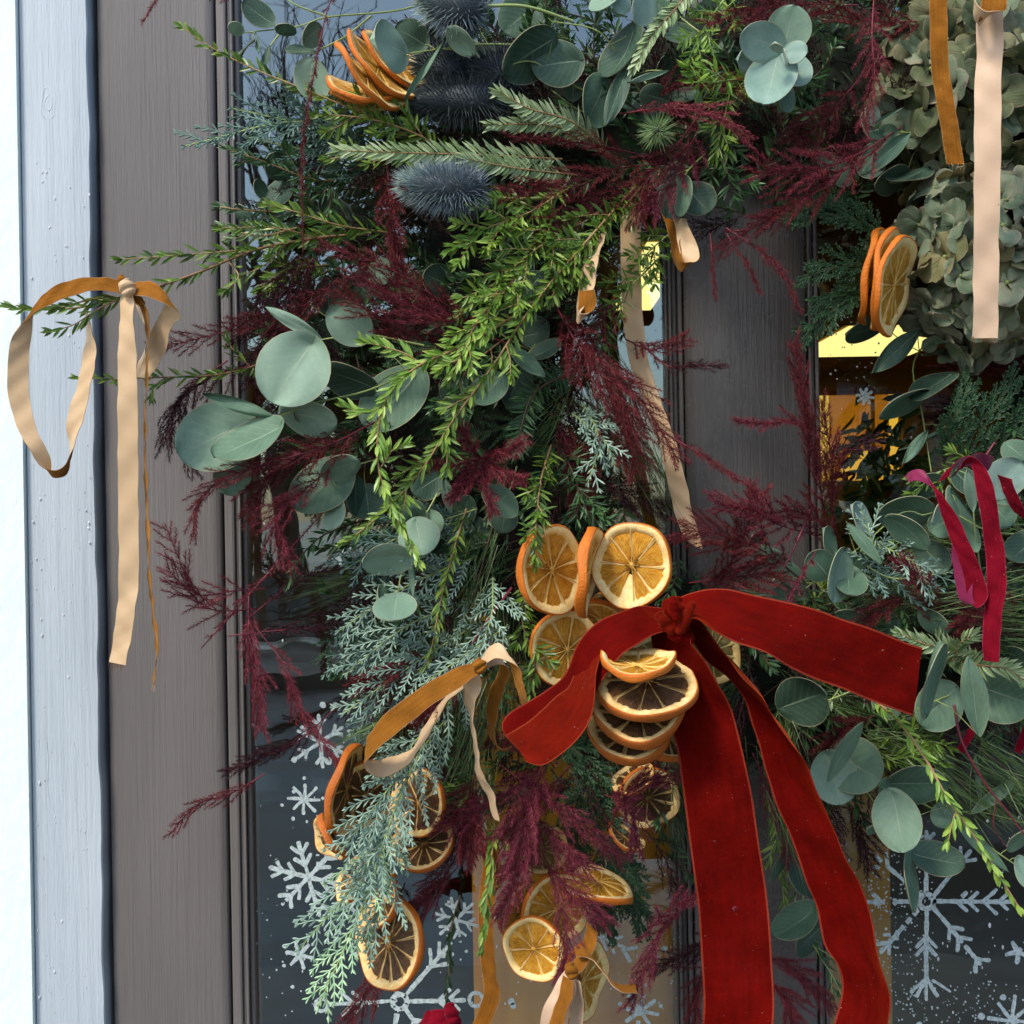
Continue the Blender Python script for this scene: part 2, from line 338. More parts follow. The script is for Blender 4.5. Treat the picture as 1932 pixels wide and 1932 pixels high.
ORA = {
 'bright': (rind_mat('orange_rind', (.72,.2,.012), (.5,.12,.008)), pith_mat('cream_pith', (.88,.72,.36), (.78,.5,.14)), flesh_mat('amber_flesh', (.42,.13,.002), (.88,.4,.015), (1,.76,.18), .22)),
 'brown':  (rind_mat('rusty_rind', (.55,.15,.01), (.36,.08,.008)), pith_mat('buff_pith', (.82,.62,.3), (.66,.38,.1)), flesh_mat('brown_flesh', (.025,.009,.002), (.085,.033,.008), (.3,.14,.03), .05)),
 'olive':  (rind_mat('dull_rind', (.42,.2,.03), (.3,.12,.02)), pith_mat('dull_pith', (.6,.45,.18), (.45,.3,.1)), flesh_mat('olive_flesh', (.07,.04,.006), (.2,.13,.02), (.45,.34,.1), .1)),
}
MEM = {'bright': pith_mat('amber_membrane', (.85,.55,.16), (.7,.36,.05)), 'brown': pith_mat('brown_membrane', (.42,.24,.07), (.16,.07,.02)), 'olive': pith_mat('olive_membrane', (.5,.36,.12), (.25,.16,.04))}
m_hyd = {}
for k, a, b, c in (('pale', (.095,.145,.085), (.2,.265,.165), (.33,.3,.2)), ('olive', (.05,.075,.035), (.11,.14,.065), (.21,.2,.1)), ('gold', (.11,.13,.05), (.2,.2,.09), (.3,.24,.12))):
    m = mat('hydrangea_'+k, b, .6, .3); uv = attr(m, 'uvw', 'Vector'); sep = nd(m, 'ShaderNodeSeparateXYZ'); lk(m, uv, sep.inputs[0])
    n = noise(m, 80, geo(m), 4); oi = nd(m, 'ShaderNodeObjectInfo').outputs['Random']
    col_ = ramp(m, math_(m, 'ADD', math_(m, 'MULTIPLY', n, .7), math_(m, 'MULTIPLY', oi, .35)), [(.25,a),(.5,b),(.8,c)])
    vn = noise(m, 1, mapped(m, uv, (1.5, 9, 1)), 3); vv = ramp_fac(m, math_(m, 'ABSOLUTE', math_(m, 'SUBTRACT', vn, .5)), .03, .0)
    edge_ = ramp_fac(m, math_(m, 'MAXIMUM', math_(m, 'ABSOLUTE', sep.outputs[1]), sep.outputs[2]), .85, 1)
    col_ = mixc(m, math_(m, 'MULTIPLY', vv, .3), col_, tuple(x*.5 for x in a)); col_ = mixc(m, math_(m, 'MULTIPLY', edge_, .35), col_, (.4,.26,.2))
    setc(m, col_); bump(m, vn, .0015, .6); translucent(m, col_, .15); m_hyd[k] = m
m_this = leafmat('thistle_blue', (.06,.085,.13), (.17,.23,.27), (.5,.62,.5), .5, .05)
m_this_d = leafmat('thistle_dark', (.02,.03,.035), (.06,.08,.09), (.2,.27,.22), .5, .05)
m_this_g = leafmat('thistle_green', (.08,.14,.05), (.18,.28,.11), (.35,.45,.22), .5, .05)

# ================================================================== the place
def X(u, d=0.0, v=966): return float(P(u, v, d)[0])
def Z(v, d=0.0, u=966): return float(P(u, v, d)[2])
def struct(name, mb, mats, smooth=False): o = mb.build(name, mats, None, smooth, 'structure'); return o
m_asph = mat('asphalt', (.05,.05,.052), .8); setc(m_asph, ramp(m_asph, noise(m_asph, 60, geo(m_asph), 6), [(.35,(.02,.024,.028)),(.7,(.06,.065,.07))])); bump(m_asph, noise(m_asph, 120, geo(m_asph), 5), .0012)
setc(m_asph, ramp(m_asph, noise(m_asph, .5, mapped(m_asph, geo(m_asph), (.5,2.2,1)), 5, .6), [(.42,(.07,)*3),(.62,(.5,)*3)]), 'Roughness')
m_pave = mat('paving_stone', (.2,.19,.18), .8); setc(m_pave, ramp(m_pave, noise(m_pave, .9, geo(m_pave), 5, .6), [(.4,(.3,)*3),(.62,(.7,)*3)]), 'Roughness'); setc(m_pave, ramp(m_pave, noise(m_pave, 8, geo(m_pave), 6), [(.3,(.05,.05,.055)),(.7,(.1,.1,.1))]))
mb = MB(); box(mb, -150, 150, -160, 60, -.3, -.14); struct('ground', mb, m_asph)
mb = MB(); box(mb, -40, 40, -11, -3.2, -.1395, -.12); struct('road', mb, m_asph)
mb = MB(); box(mb, -40, 40, -3.2, 0.06, -.1395, 0.0); struct('pavement', mb, m_pave)
mb = MB(); box(mb, -40, 40, -14, -11, -.1395, 0.0); struct('far_pavement', mb, m_pave)
# street wall of the shop: render left and right of the doorway, lintel wall above
XL0, XL1, XR0, XR1 = X(45,.018), X(181,.012), X(2900), X(3040)
mb = MB(); box(mb, -12, XL0, -.018, .30, 0, 2.35); box(mb, XR1, 12, -.018, .30, 0, 2.35); box(mb, -12, 12, -.018, .30, 2.3505, 13)
box(mb, -12, 12, .3005, 10, 12.8, 13)
wl = mb.build('rendered_wall', m_wall, None, False); tag(wl, 'bright white rendered house wall beside the door frame', 'wall')
# white frame
fr = thing('door_frame', 'white painted wooden door frame with raindrops and a knot', 'door frame', (XL0, 0, 0))
def bowed(mb, x0, x1, yf, yb, z0, z1, bulge, b=.003, n=14, zs=40, wob=0.0):
    pr = [(x0, yb), (x0, yf+b)]
    for i in range(n+1):
        t = i/n; pr.append((x0+b*.5 + (x1-x0-b)*t, yf - bulge*(1-(2*t-1)**2)))
    pr += [(x1, yf+b), (x1, yb)]
    zz = np.linspace(z0, z1, zs+1); V = []
    for z in zz:
        w = wob*(math.sin(z*31)+math.sin(z*73+1)*.6+math.sin(z*140)*.3)
        V += [(x + (w if i > len(pr)-4 else 0), y, z) for i, (x, y) in enumerate(pr)]
    k = len(pr); mb.add(V, [(j*k+i, j*k+(i+1)%k, (j+1)*k+(i+1)%k, (j+1)*k+i) for j in range(zs) for i in range(k)])
    mb.add(V[:k], [list(range(k))[::-1]]); mb.add(V[-k:], [list(range(k))])
mb = MB(); bowed(mb, XL0+.0005, XL1, -.012, .05, 0, 2.35, .0012, .002, zs=400, wob=.0007)
fj = mb.build('jamb', m_white, fr, False)
mb = MB(); bowed(mb, XR0, XR1-.0005, -.012, .05, 0, 2.35, .001); mb.build('jamb', m_white, fr, True)
mb = MB(); box(mb, XL1+.0005, XR0-.0005, -.012, .05, 2.25, 2.35); mb.build('head', m_white, fr, False)
mb = MB()                                              # the knots standing proud of the paint
for (u, v, a, b_) in ((92, 195, 14, 30),):
    for q, rr in ((1.0, .0012), (.5, .0012)):
        pts = [P(u + a*q*math.cos(t) + math.sin(3*t+q*4)*2.2*q, v + b_*q*math.sin(t), .0122) for t in np.linspace(0, 2*PI, 25)]
        tube(mb, pts, rr, 6)
    for k in range(3):
        pts = [P(u - 4 + k*5 + 10*t*t*k, v + b_*1.1 + 130*t, .0122) for t in np.linspace(0, 1, 9)]; tube(mb, pts, np.linspace(.0012,.0009,9), 5)
for x0_, v0_, v1_ in ((100,1520,1640),(112,1500,1650),(88,1400,1560),(118,1900,1932)):
    pts = [P(x0_+ 8*t + 2*math.sin(9*t), v0_+(v1_-v0_)*t, .0122) for t in np.linspace(0,1,12)]; tube(mb, pts, np.linspace(.0012,.0009,12), 5)
mb.build('knot', m_white, fr, True)
def drops(mb, n, u0, u1, v0, v1, d, s0, s1, dens=None):
    k = 0
    while k < n:
        u, v = RS.uniform(u0, u1), RS.uniform(v0, v1)
        if dens and RS.rand() > dens(u, v): continue
        k += 1; s = RS.uniform(s0, s1)*(1.8 if RS.rand() < .12 else 1); el = RS.uniform(1.0, 2.2)
        c = P(u, v, d); n_ = 7
        rim = [(c[0]+s*math.cos(a), c[1], c[2]+s*el*math.sin(a)) for a in np.arange(n_)*2*PI/n_]
        mid = [(c[0]+s*.6*math.cos(a), c[1]-s*.5, c[2]+s*el*.6*math.sin(a)-s*.2) for a in np.arange(n_)*2*PI/n_]
        mb.add(rim+mid+[(c[0], c[1]-s*.6, c[2]-s*.2)], [(i, (i+1)%n_, n_+(i+1)%n_, n_+i) for i in range(n_)]); mb.add(mid+[(c[0], c[1]-s*.65, c[2]-s*.2)], [(i, (i+1)%n_, n_) for i in range(n_)])
mb = MB(); drops(mb, 190, 56, 170, 560, 1932, .0133, .0002, .0006, lambda u, v: .25+.75*(v > 900)); drops(mb, 20, 56, 170, 300, 600, .0133, .0005, .001)
mb.build('raindrops', m_water, fr, True, 'stuff')

# door leaves
mb = MB(); box(mb, XL1+.0006, XR0-.0006, .05, .055, 0.0, 2.25)
YG = .018
dl = thing('glazed_door', 'taupe panelled door leaf with a glazed pane behind the wreath left side', 'door', (XL1, 0, 0))
dr_ = thing('glazed_door', 'right door leaf with its glazed pane beyond the glossy middle stile', 'door', (X(1552), 0, 0))
GB0, GB1 = .55, 2.12
def stile(x0, x1, par, m_, bulge): mb = MB(); bowed(mb, x0, x1, 0, .044, .02, 2.24, bulge, .003); return mb.build('stile', m_, par, True)
stile(XL1+.004, X(418), dl, m_door, .0006); stile(X(1297), X(1528), dl, m_doorg, .007)
def bead(xs, par, m_=m_door):
    """stepped moulding: list of (x0, x1, front y)"""
    mb = MB()
    for x0, x1, y in xs: box(mb, x0, x1, y, .04, GB0, GB1, bev=min(.002, (x1-x0)*.3))
    return mb.build('glazing_bead', m_, par, False)
bead([(X(421.5), X(441), .002), (X(441)+.0003, X(447), .0055), (X(447)+.0003, X(452.5), .003), (X(452.5)+.0003, X(462), .009)], dl)
bead([(X(1262), X(1268), .009), (X(1268)+.0003, X(1274), .002), (X(1274)+.0003, X(1285), .007), (X(1285)+.0003, X(1294), .001)], dl, m_doorg)
bead([(X(1531.5), X(1538), .001), (X(1538)+.0003, X(1544), .006), (X(1544)+.0003, X(1552), .003)], dr_, m_doorg)
XRE = X(2560)
bead([(XRE, XRE+.01, .006)], dr_)
mb = MB(); bowed(mb, XRE+.012, XR0-.004, 0, .044, .02, 2.24, .0006); mb.build('stile', m_door, dr_, True)
for par, a, b in ((dl, X(418)+.0005, X(1297)-.0005), (dr_, X(1528)+.0008, XRE+.0115)):
    mb = MB(); box(mb, a, b, .001, .043, .02, GB0-.001); par_b = mb.build('bottom_rail', m_door, par, False)
    mb = MB(); box(mb, a, b, .001, .043, GB1+.001, 2.24); mb.build('top_rail', m_door, par, False)
def pane(x0, x1, par): mb = MB(); box(mb, x0, x1, YG, YG+.004, GB0, GB1); return mb.build('glass_pane', m_glass, par, False)
g1 = pane(X(457), X(1266), dl); g2 = pane(X(1549), XRE+.004, dr_)
# painted snowflakes on the panes
DG = -YG + .0004
def stroke(mb, u0, v0, u1, v1, w, dd=0.0, wob=1.2, dry=0.0):
    L = math.hypot(u1-u0, v1-v0); n = max(3, int(L/6)); du, dv = (u1-u0)/(L+1e-6), (v1-v0)/(L+1e-6); th = .0003 + dd
    ts = np.concatenate([[-.5*w/L, -.35*w/L], np.linspace(0,1,n), [1+.35*w/L, 1+.5*w/L]]) if L > 0 else [0]
    F = []; Lf = []; Rf = []
    for i, t in enumerate(ts):
        ww = w*.5*(.45 if i in (0, len(ts)-1) else (.8 if i in (1, len(ts)-2) else 1))*(1+random.uniform(-.24,.2))
        cu = u0+(u1-u0)*t + dv*math.sin(t*5+u0)*wob*.5; cv = v0+(v1-v0)*t + du*math.sin(t*4+v0)*wob*.5
        Lf.append(P(cu - dv*ww, cv + du*ww, DG+th)); Rf.append(P(cu + dv*ww, cv - du*ww, DG+th))
    k = len(ts)
    base = [p + Fv*(th+.0001) for p in Lf] + [p + Fv*(th+.0001) for p in Rf]
    f = []
    for i in range(k-1):
        if random.random() < max(dry, .035): continue
        f += [(i, i+1, k+i+1, k+i), (i, 2*k+i, 2*k+i+1, i+1), (k+i, k+i+1, 3*k+i+1, 3*k+i)]
    if f: mb.add(np.array(Lf+Rf+base), f)
def dot(mb, u, v, r, dd=0.0):
    n = 10; a = np.arange(n)*2*PI/n + .3; q = 1+RS.uniform(-.15,.15,n)
    f = np.array([P(u+r*q[i]*math.cos(a[i]), v+r*q[i]*math.sin(a[i]), DG+.0004+dd) for i in range(n)]); b = f + Fv*(.0004+dd)
    mb.add(np.concatenate([f, b]), [(i, (i+1)%n, n+(i+1)%n, n+i) for i in range(n)]); mb.add(f, [list(range(n))])
def ring(mb, u, v, r, w, dd=0):
    for i in range(12):
        a, b = i*PI/6, (i+1.15)*PI/6; stroke(mb, u+r*math.cos(a), v+r*math.sin(a), u+r*math.cos(b), v+r*math.sin(b), w, dd+i%2*.0001, 0)
def branchy(mb, u, v, ang, L, w, tw, dd=0.0, dry=0.0, end=None):
    du, dv = math.cos(ang), math.sin(ang); stroke(mb, u, v, u+du*L, v+dv*L, w, dd, dry=dry)
    for (t, l) in tw:
        for s in (-1, 1):
            a2 = ang + s*.75 ; pu, pv = u+du*L*t, v+dv*L*t; stroke(mb, pu, pv, pu+math.cos(a2)*l, pv+math.sin(a2)*l, w*.9, dd+.0001*(1.5+s*.5), dry=dry)
    if end: ring(mb, u+du*(L+end), v+dv*(L+end), end, w*.8, dd+.0002)
def flake(par, arms, label=None):
    mb = MB()
    for i, a in enumerate(arms):
        kind = a[0]
        if kind == 'b': branchy(mb, *a[1:5], a[5], a[6], dd=i*.00005, dry=a[7] if len(a) > 7 else 0, end=a[8] if len(a) > 8 else None)
        elif kind == 'd': dot(mb, *a[1:])
        elif kind == 'r': ring(mb, *a[1:])
        elif kind == 's': stroke(mb, *a[1:6], dd=i*.00005)
    o = mb.build('painted_snowflake', m_snow, par, False)
    if label: o['label'] = label
def arms(u, v, R, n, a0, w, tw, dry=0, end=None, skip=()):
    return [('b', u, v, a0 + i*2*PI/n, R*random.uniform(.9,1.08), w, tw, dry, end) for i in range(n) if i not in skip]
tw1 = [(.45, 16), (.72, 14)]
flake(g1, arms(605, 1400, 50, 6, .45, 7, [(.6, 15)]) + [('d', 555,1433,6),('d',620,1436,7),('d',665,1422,6),('d',570,1372,4),('d',609,1330,6),('d',660,1380,5)], 'small snowflake half hidden by dark plume')
flake(g1, arms(574, 1508, 29, 4, -1.5, 6, []) + arms(574, 1508, 28, 4, -.72, 6, []) + [('d', 574,1468,3.4),('d',596,1487,3.4),('d',554,1494,3.4),('d',609,1506,3.4),('d',532,1519,3.4),('d',553,1545,3.8),('d',579,1550,3)], 'eight pointed star with small dots')
flake(g1, arms(582, 1655, 74, 6, -1.85, 8, [(.35, 22),(.68, 22)]), 'large branched snowflake left of the cedar')
flake(g1, arms(565, 1802, 24, 6, .2, 7, []) + [('d',536,1785,3.5),('d',536,1822,3.5),('d',552,1862,3.5),('d',590,1782,3)], 'small star low in the pane')
big = [('b', 746,1888, .02*PI+3.02, 128, 7, [(.45,30),(.62,30)],0,12), ('b',770,1890,-.03,115,8,[(.5,30),(.66,26)],0,13), ('b',768,1875,-.86,125,8,[(.55,32),(.75,24)]),
       ('b',750,1905,1.7,60,9,[(.5,22)]), ('b',762,1900,.95,60,8,[(.5,22)]), ('b',752,1876,-2.3,105,7,[(.5,22)],0,12), ('r',754,1890,14,9)]
flake(g1, big, 'biggest snowflake with ringed arm tips at the bottom')
flake(g1, arms(860, 1735, 42, 6, .3, 6, [(.5, 16)]) + [('d',846,1702,3),('d',880,1795,3)])
flake(g1, arms(1208, 1908, 33, 8, .15, 7, []) + [('d',1170,1894,4),('d',1215,1880,4),('d',1247,1898,4),('d',1165,1938,4)], 'star snowflake near the middle stile')
flake(g1, [('b',1120,1762,.42,72,7,[(.22,24),(.45,24)]), ('s',1176,1793,1200,1788,7), ('s',1176,1793,1188,1812,7), ('d',1254,1790,6), ('d',1218,1858,3)])
flake(g1, [('d',965,1890,7),('d',968,1897,6), ('b',740,1600,.6,60,7,[(.4,18),(.7,14)]), ('b', 668,1688,-.7,48,7,[(.5,16)]), ('b',640,1690,.8,40,6,[(.5,14)])])
flake(g1, [('b',640,1050,-.9,34,6,[(.5,12)]),('b',650,1040,2.2,30,6,[(.5,12)]),('d',632,1330,5)], 'faint snowflake high in the pane')
R9 = [('b',1748,1688,-PI/2,118,8,[(.62,30),(.85,20)]), ('b',1760,1694,-.9,112,8,[(.78,26)]), ('b',1764,1701,0.0,148,8,[(.28,24),(.42,24),(.62,32),(.82,20)]),
      ('b',1760,1712,.87,138,8,[(.36,24),(.54,24),(.92,24)]), ('b',1748,1716,PI/2,128,8,[(.4,26),(.52,26)]), ('b',1737,1712,2.3,112,8,[(.6,24),(.8,20)],.25),
      ('b',1733,1700,3.12,140,8,[(.3,24),(.5,22),(.8,30)],.4), ('b',1737,1690,-2.42,110,8,[(.75,24)],.2), ('r',1748,1701,14,9),
      ('s',1748,1846,1730,1880,7), ('s',1748,1846,1768,1878,7), ('s',1748,1840,1748,1885,7), ('s',1748,1846,1720,1872,6), ('s',1760,1850,1792,1870,5)]
flake(g2, R9, 'largest snowflake with a ring at its centre beside the red ribbon')
flake(g2, arms(1921, 1796, 20, 5, .4, 9, []) + [('d',1893,1882,6),('d',1852,1918,7),('d',1735,1934,6),('d',1672,1925,6),('d',1660,1880,5)], 'small five pointed star at the right edge')
flake(g2, arms(1910, 1926, 44, 8, .1, 7, []), 'star cut by the bottom edge')
flake(g2, arms(1632, 748, 15, 8, .2, 6, []), 'small lone star under the ceiling light')
for par, lst in ((g1, ((18, 470, 560, 1600, 1932), (10, 640,700,1380,1420), (24, 1150,1290,1760,1932))), (g2, ((150, 1630, 1760, 1590, 1720), (120, 1640, 1760, 1700, 1840), (160, 1640, 1932, 1850, 1932), (40,1560,1700,520,720)))):
    mb = MB()
    for n_, a, b, c, d in lst:
        for _ in range(n_): dot(mb, RS.uniform(a,b), RS.uniform(c,d), RS.uniform(.6, 2.0))
    mb.build('paint_specks', m_snow, par, False, 'stuff')
for par, a, b in ((g1, 470, 1255), (g2, 1556, 1932)):
    mb = MB(); drops(mb, 160, a, b, 420, 1932, -YG+.0002, .0003, .0008, lambda u, v: 1 if (u < a+45 or u > b-30 or v > 1500 or (u > 1556 and v < 760)) else .1); mb.build('raindrops', m_water, par, True, 'stuff')

# the room behind the panes
m_room = mat('ochre_wall', (.42,.22,.045), .75); setc(m_room, ramp(m_room, noise(m_room, 3, geo(m_room), 3), [(.3,(.5,.27,.05)),(.7,(.7,.4,.09))]))
m_wf0 = mat('old_white', (.6,.55,.45), .6); m_dark = mat('dark_wood', (.03,.018,.01), .45)
mb = MB(); rx0, rx1, ry1, rz = -2.6, 3.4, 7.4, 2.45
box(mb, rx0-.1, rx0, .3, ry1, 0, rz); box(mb, rx1, rx1+.1, .3, ry1, 0, rz); wx0, wx1, wz0, wz1 = 2.02, 2.62, 1.72, 2.30
box(mb, rx0-.1, wx0, ry1, ry1+.1, 0, rz); box(mb, wx1, rx1+.1, ry1, ry1+.1, 0, rz); box(mb, wx0, wx1, ry1, ry1+.1, 0, wz0); box(mb, wx0, wx1, ry1, ry1+.1, wz1, rz); struct('room_wall', mb, m_room)
rw = thing('added_window', 'rear window added deep inside for the peach glow in the right pane', 'window', (wx0, ry1, wz0)); m_cur = mat('peach_glow', (.8,.42,.16), .8); translucent(m_cur, (.98,.62,.3), .9); _t = nd(m_cur, 'ShaderNodeBsdfTransparent'); _t.inputs[0].default_value = (.55,.3,.13,1); _m = nd(m_cur, 'ShaderNodeMixShader'); _m.inputs[0].default_value = .6; _o = m_cur.node_tree.nodes['Material Output']; lk(m_cur, _o.inputs[0].links[0].from_socket, _m.inputs[1]); lk(m_cur, _t.outputs[0], _m.inputs[2]); lk(m_cur, _m.outputs[0], _o.inputs[0])  # added window: its peach glow stands in for a mirrored sunlit facade
mb = MB(); xs_ = np.linspace(wx0+.1, wx0+.5, 30); mb.add([(x, ry1-.03+.012*math.sin(i*1.3), z) for i, x in enumerate(xs_) for z in (wz0+.02+.2*math.sin(i/29*3.1)**2+.01*math.sin(i*2.1), wz1+.02)], [(2*i, 2*i+1, 2*i+3, 2*i+2) for i in range(29)]); mb.build('curtain', m_cur, rw)
mg = bpy.data.materials.new('amber_glow'); mg.use_nodes = True; mg.node_tree.nodes.clear(); a_ = mg.node_tree.nodes.new('ShaderNodeBsdfTransparent'); a_.inputs[0].default_value = (.95,.66,.22,1); q_ = mg.node_tree.nodes.new('ShaderNodeOutputMaterial'); mg.node_tree.links.new(a_.outputs[0], q_.inputs[0])  # amber tint added to turn the glow of the opening golden
mb = MB(); box(mb, wx0, wx1, ry1+.052, ry1+.056, wz0, wz1); mb.build('glass_pane', mg, rw, False)
mb = MB(); box(mb, wx1-.2, wx1-.18, ry1+.02, ry1+.05, wz0, wz1); mb.build('frame', m_wf0, rw, False)
mb = MB(); box(mb, rx0-.1, rx1+.1, .3, ry1+.1, rz+.001, rz+.1); struct('ceiling', mb, m_room)
mb = MB(); box(mb, rx0-.1, rx1+.1, .06, ry1+.1, -.1, -.001); struct('room_floor', mb, m_dark)
mb = MB(); box(mb, -2.6, XL0, .3001, .32, 0, rz); struct('inner_lining', mb, m_dark)
m_lamp = bpy.data.materials.new('ceiling_light'); m_lamp.use_nodes = True; b_ = m_lamp.node_tree.nodes['Principled BSDF']
b_.inputs['Emission Color'].default_value = (1,.8,.28,1); b_.inputs['Emission Strength'].default_value = .8; b_.inputs['Base Color'].default_value = (.1,.08,.03,1)
for (u, v0, v1, w, lab) in ((1668, 632, 684, .66, 'lit rectangular ceiling light seen through the right pane'), (1232, 470, 590, .16, 'lit ceiling light seen through the gap left of the middle stile')):
    z = rz-.02; s0, s1 = (.5 - v0/1932)*K, (.5 - v1/1932)*K; y0, y1 = (z-1.55)/s0-1.15, (z-1.55)/s1-1.15
    xc = (u/1932-.5)*K*((y0+y1)/2+1.15); t = thing('ceiling_light', lab, 'ceiling light', (xc, y0, z))
    mb = MB(); box(mb, xc-w/2, xc+w/2, y0, y1, z, z+.015); mb.build('diffuser', m_lamp, t, False)
    mb = MB(); box(mb, xc-w/2-.03, xc+w/2+.03, y0-.03, y1+.03, z+.0155, z+.019); mb.build('frame', m_room, t, False)
m_ply = mat('amber_plywood', (.36,.19,.04), .5); setc(m_ply, ramp(m_ply, noise(m_ply, 1, mapped(m_ply, geo(m_ply), (30,30,2)), 4), [(.3,(.6,.2,.006)),(.7,(.8,.36,.02))]))
cb = thing('display_cabinet', 'amber wooden cabinet standing behind the lower left pane', 'cabinet', (.1, .09, 0))
mb = MB(); box(mb, -.045, .36, .09, .5, 0, 1.42); mb.build('carcass', m_ply, cb, False)
mb = MB(); box(mb, -.06, .375, .075, .515, 1.4205, 1.435); mb.build('top', m_ply, cb, False)
for x0 in (-.035, .165): mb = MB(); box(mb, x0, x0+.19, .074, .0895, .05, 1.405, bev=.004); mb.build('cupboard_door', m_ply, cb, False)

pt = thing('added_plant', 'dark leafy plant added to break up the glow of the rear opening', 'plant', (2.35, 7.1, 0))  # added plant, its silhouette breaks up the bright opening
mb = MB(); tube(mb, [(2.35, 7.1, 1.25+.03*i) for i in range(8)], np.linspace(.1,.15,8), 14); mb.build('pot', m_dark, pt)
mb = MB(); box(mb, 2.1, 2.6, 6.95, 7.25, 0, 1.249); mb.build('stand', m_dark, pt, False)
mb = MB(); n = 150; scatter(mb, T_LEAF, np.array([2.36,7.1,1.5]) + RS.normal(0,1,(n,3))*np.array([.17,.06,.22])+np.array([0,0,.22]), RS.normal(0,1,(n,3))+np.array([.6,0,.5]), RS.normal(0,1,(n,3))+CAMDIR*2, .17, .05, RS.rand(n)); mb.build('foliage', m_hem_d, pt, False, 'stuff')

# across the street: what the panes mirror
m_ston = mat('pale_stone', (.5,.42,.32), .85); setc(m_ston, ramp(m_ston, noise(m_ston, 4, geo(m_ston), 6), [(.3,(.42,.33,.22)),(.7,(.62,.52,.4))]))
m_gston = mat('grey_stone', (.26,.25,.24), .9); setc(m_gston, ramp(m_gston, noise(m_gston, 2.5, geo(m_gston), 6), [(.3,(.14,.14,.14)),(.7,(.34,.33,.31))]))
m_slate = mat('slate', (.07,.075,.09), .6); m_win = mat('window_dark', (.02,.025,.03), .08, .8); m_wf = mat('sash_white', (.7,.7,.68), .5)
def house(x0, x1, y1, h, m_, label, cols, rows, roofh=2.2):
    t = thing('house', label, 'house', ((x0+x1)/2, y1, 0)); y0 = y1 - 6
    mb = MB(); box(mb, x0, x1, y0, y1, -.14, h); mb.build('wall', m_, t, False)
    mb = MB(); e = .3; mb.add([(x0-e,y0-e,h+.003),(x1+e,y0-e,h+.003),(x1+e,y1+e,h+.003),(x0-e,y1+e,h+.003),(x0-e,(y0+y1)/2,h+roofh),(x1+e,(y0+y1)/2,h+roofh)], [(0,1,2,3),(0,4,5,1),(3,2,5,4)]); mb.add([(x0-e,y0-e,h+.003),(x0-e,y1+e,h+.003),(x0-e,(y0+y1)/2,h+roofh),(x1+e,y0-e,h+.003),(x1+e,y1+e,h+.003),(x1+e,(y0+y1)/2,h+roofh)], [(0,1,2),(3,5,4)])
    rf = mb.build('roof', m_slate, t, False); mb = MB(); box(mb, x1-1, x1-.3, (y0+y1)/2-.4, (y0+y1)/2+.4, h+.5, h+roofh+.9); mb.build('chimney', m_, rf, False)
    for r in range(rows):
        for c in range(cols):
            cx = x0 + (x1-x0)*(c+.5)/cols; z0 = 1.0 + r*2.6
            if r == 0 and c == cols//2:
                mb = MB(); box(mb, cx-.5, cx+.5, y1+.002, y1+.05, 0, 2.1, bev=.01); mb.build('door', m_slate, t, False); continue
            mb = MB(); box(mb, cx-.48, cx+.48, y1+.002, y1+.06, z0-.05, z0+1.35, bev=.01); wf = mb.build('window', m_wf, t, False)
            for q in (0, 1): mb = MB(); box(mb, cx-.4, cx+.4, y1+.0605, y1+.066, z0+.03+q*.64, z0+.62+q*.64); mb.build('pane', m_win, wf, False)
house(8.2, 14.0, -30, 3.5, m_ston, 'low cream stone house across the street mirrored in the panes', 3, 1, 1.2)
house(-22, -11, -26, 5.2, m_gston, 'grey stone house far left across the street', 4, 2); house(13, 24, -25, 6.5, m_gston, 'grey stone house far right across the street', 4, 2)
sw = thing('stone_wall', 'low grey stone garden wall across the street', 'wall', (-4, -15, 0))
mb = MB(); box(mb, -10.5, 1.8, -15.2, -14.8, 0, .9); mb.build('core', m_gston, sw, False)
st0 = MB(); box(st0, -.19, .19, 0, .05, -.08, .08, bev=.02); sme = mesh_from('stone', st0, m_gston, False)
for r in range(5):
    for c in range(30):
        o = bpy.data.objects.new('stone', sme); COL.objects.link(o); o.parent = sw; o.location = (-10.25 + c*.4 + (r % 2)*.15 + 4, .201, .1 + r*.175); o.scale = (RS.uniform(.85,1.02), 1, RS.uniform(.85,1))
m_bark = mat('bark', (.1,.08,.06), .9)
def bare_tree(x, y, h, label, seed):
    rr = random.Random(seed); t = thing('bare_tree', label, 'tree', (x, y, 0)); tr = MB(); cr = MB()
    tube(tr, [(x + .1*math.sin(i), y, h*.42*i/8) for i in range(9)], np.linspace(.2,.13,9), 8)
    def grow(p, d, L, r, lv):
        pts = [p]
        for i in range(5): d = unit(d + np.array([rr.gauss(0,.13), rr.gauss(0,.13), rr.gauss(.03,.08)])); pts.append(pts[-1] + d*L/5)
        tube(cr, pts, np.linspace(r, r*.45, 6), 4)
        if lv < 4:
            for k in range(4 if lv < 3 else 3):
                i = rr.randint(2, 5); grow(pts[i], unit(d + np.array([rr.gauss(0,.55), rr.gauss(0,.55), rr.gauss(.1,.35)])), L*rr.uniform(.5,.75), r*.5, lv+1)
    for k in range(4): grow(np.array([x, y, h*.42]), unit(np.array([rr.gauss(0,.5), rr.gauss(0,.5), 1])), h*.3, .09, 0)
    tr.build('trunk', m_bark, t); cr.build('crown', m_bark, t)
bare_tree(-3.2, -17, 8.5, 'bare winter tree across the street left of the stone house', 3); bare_tree(-8.5, -18, 7.5, 'second bare tree farther along behind the garden wall', 5)

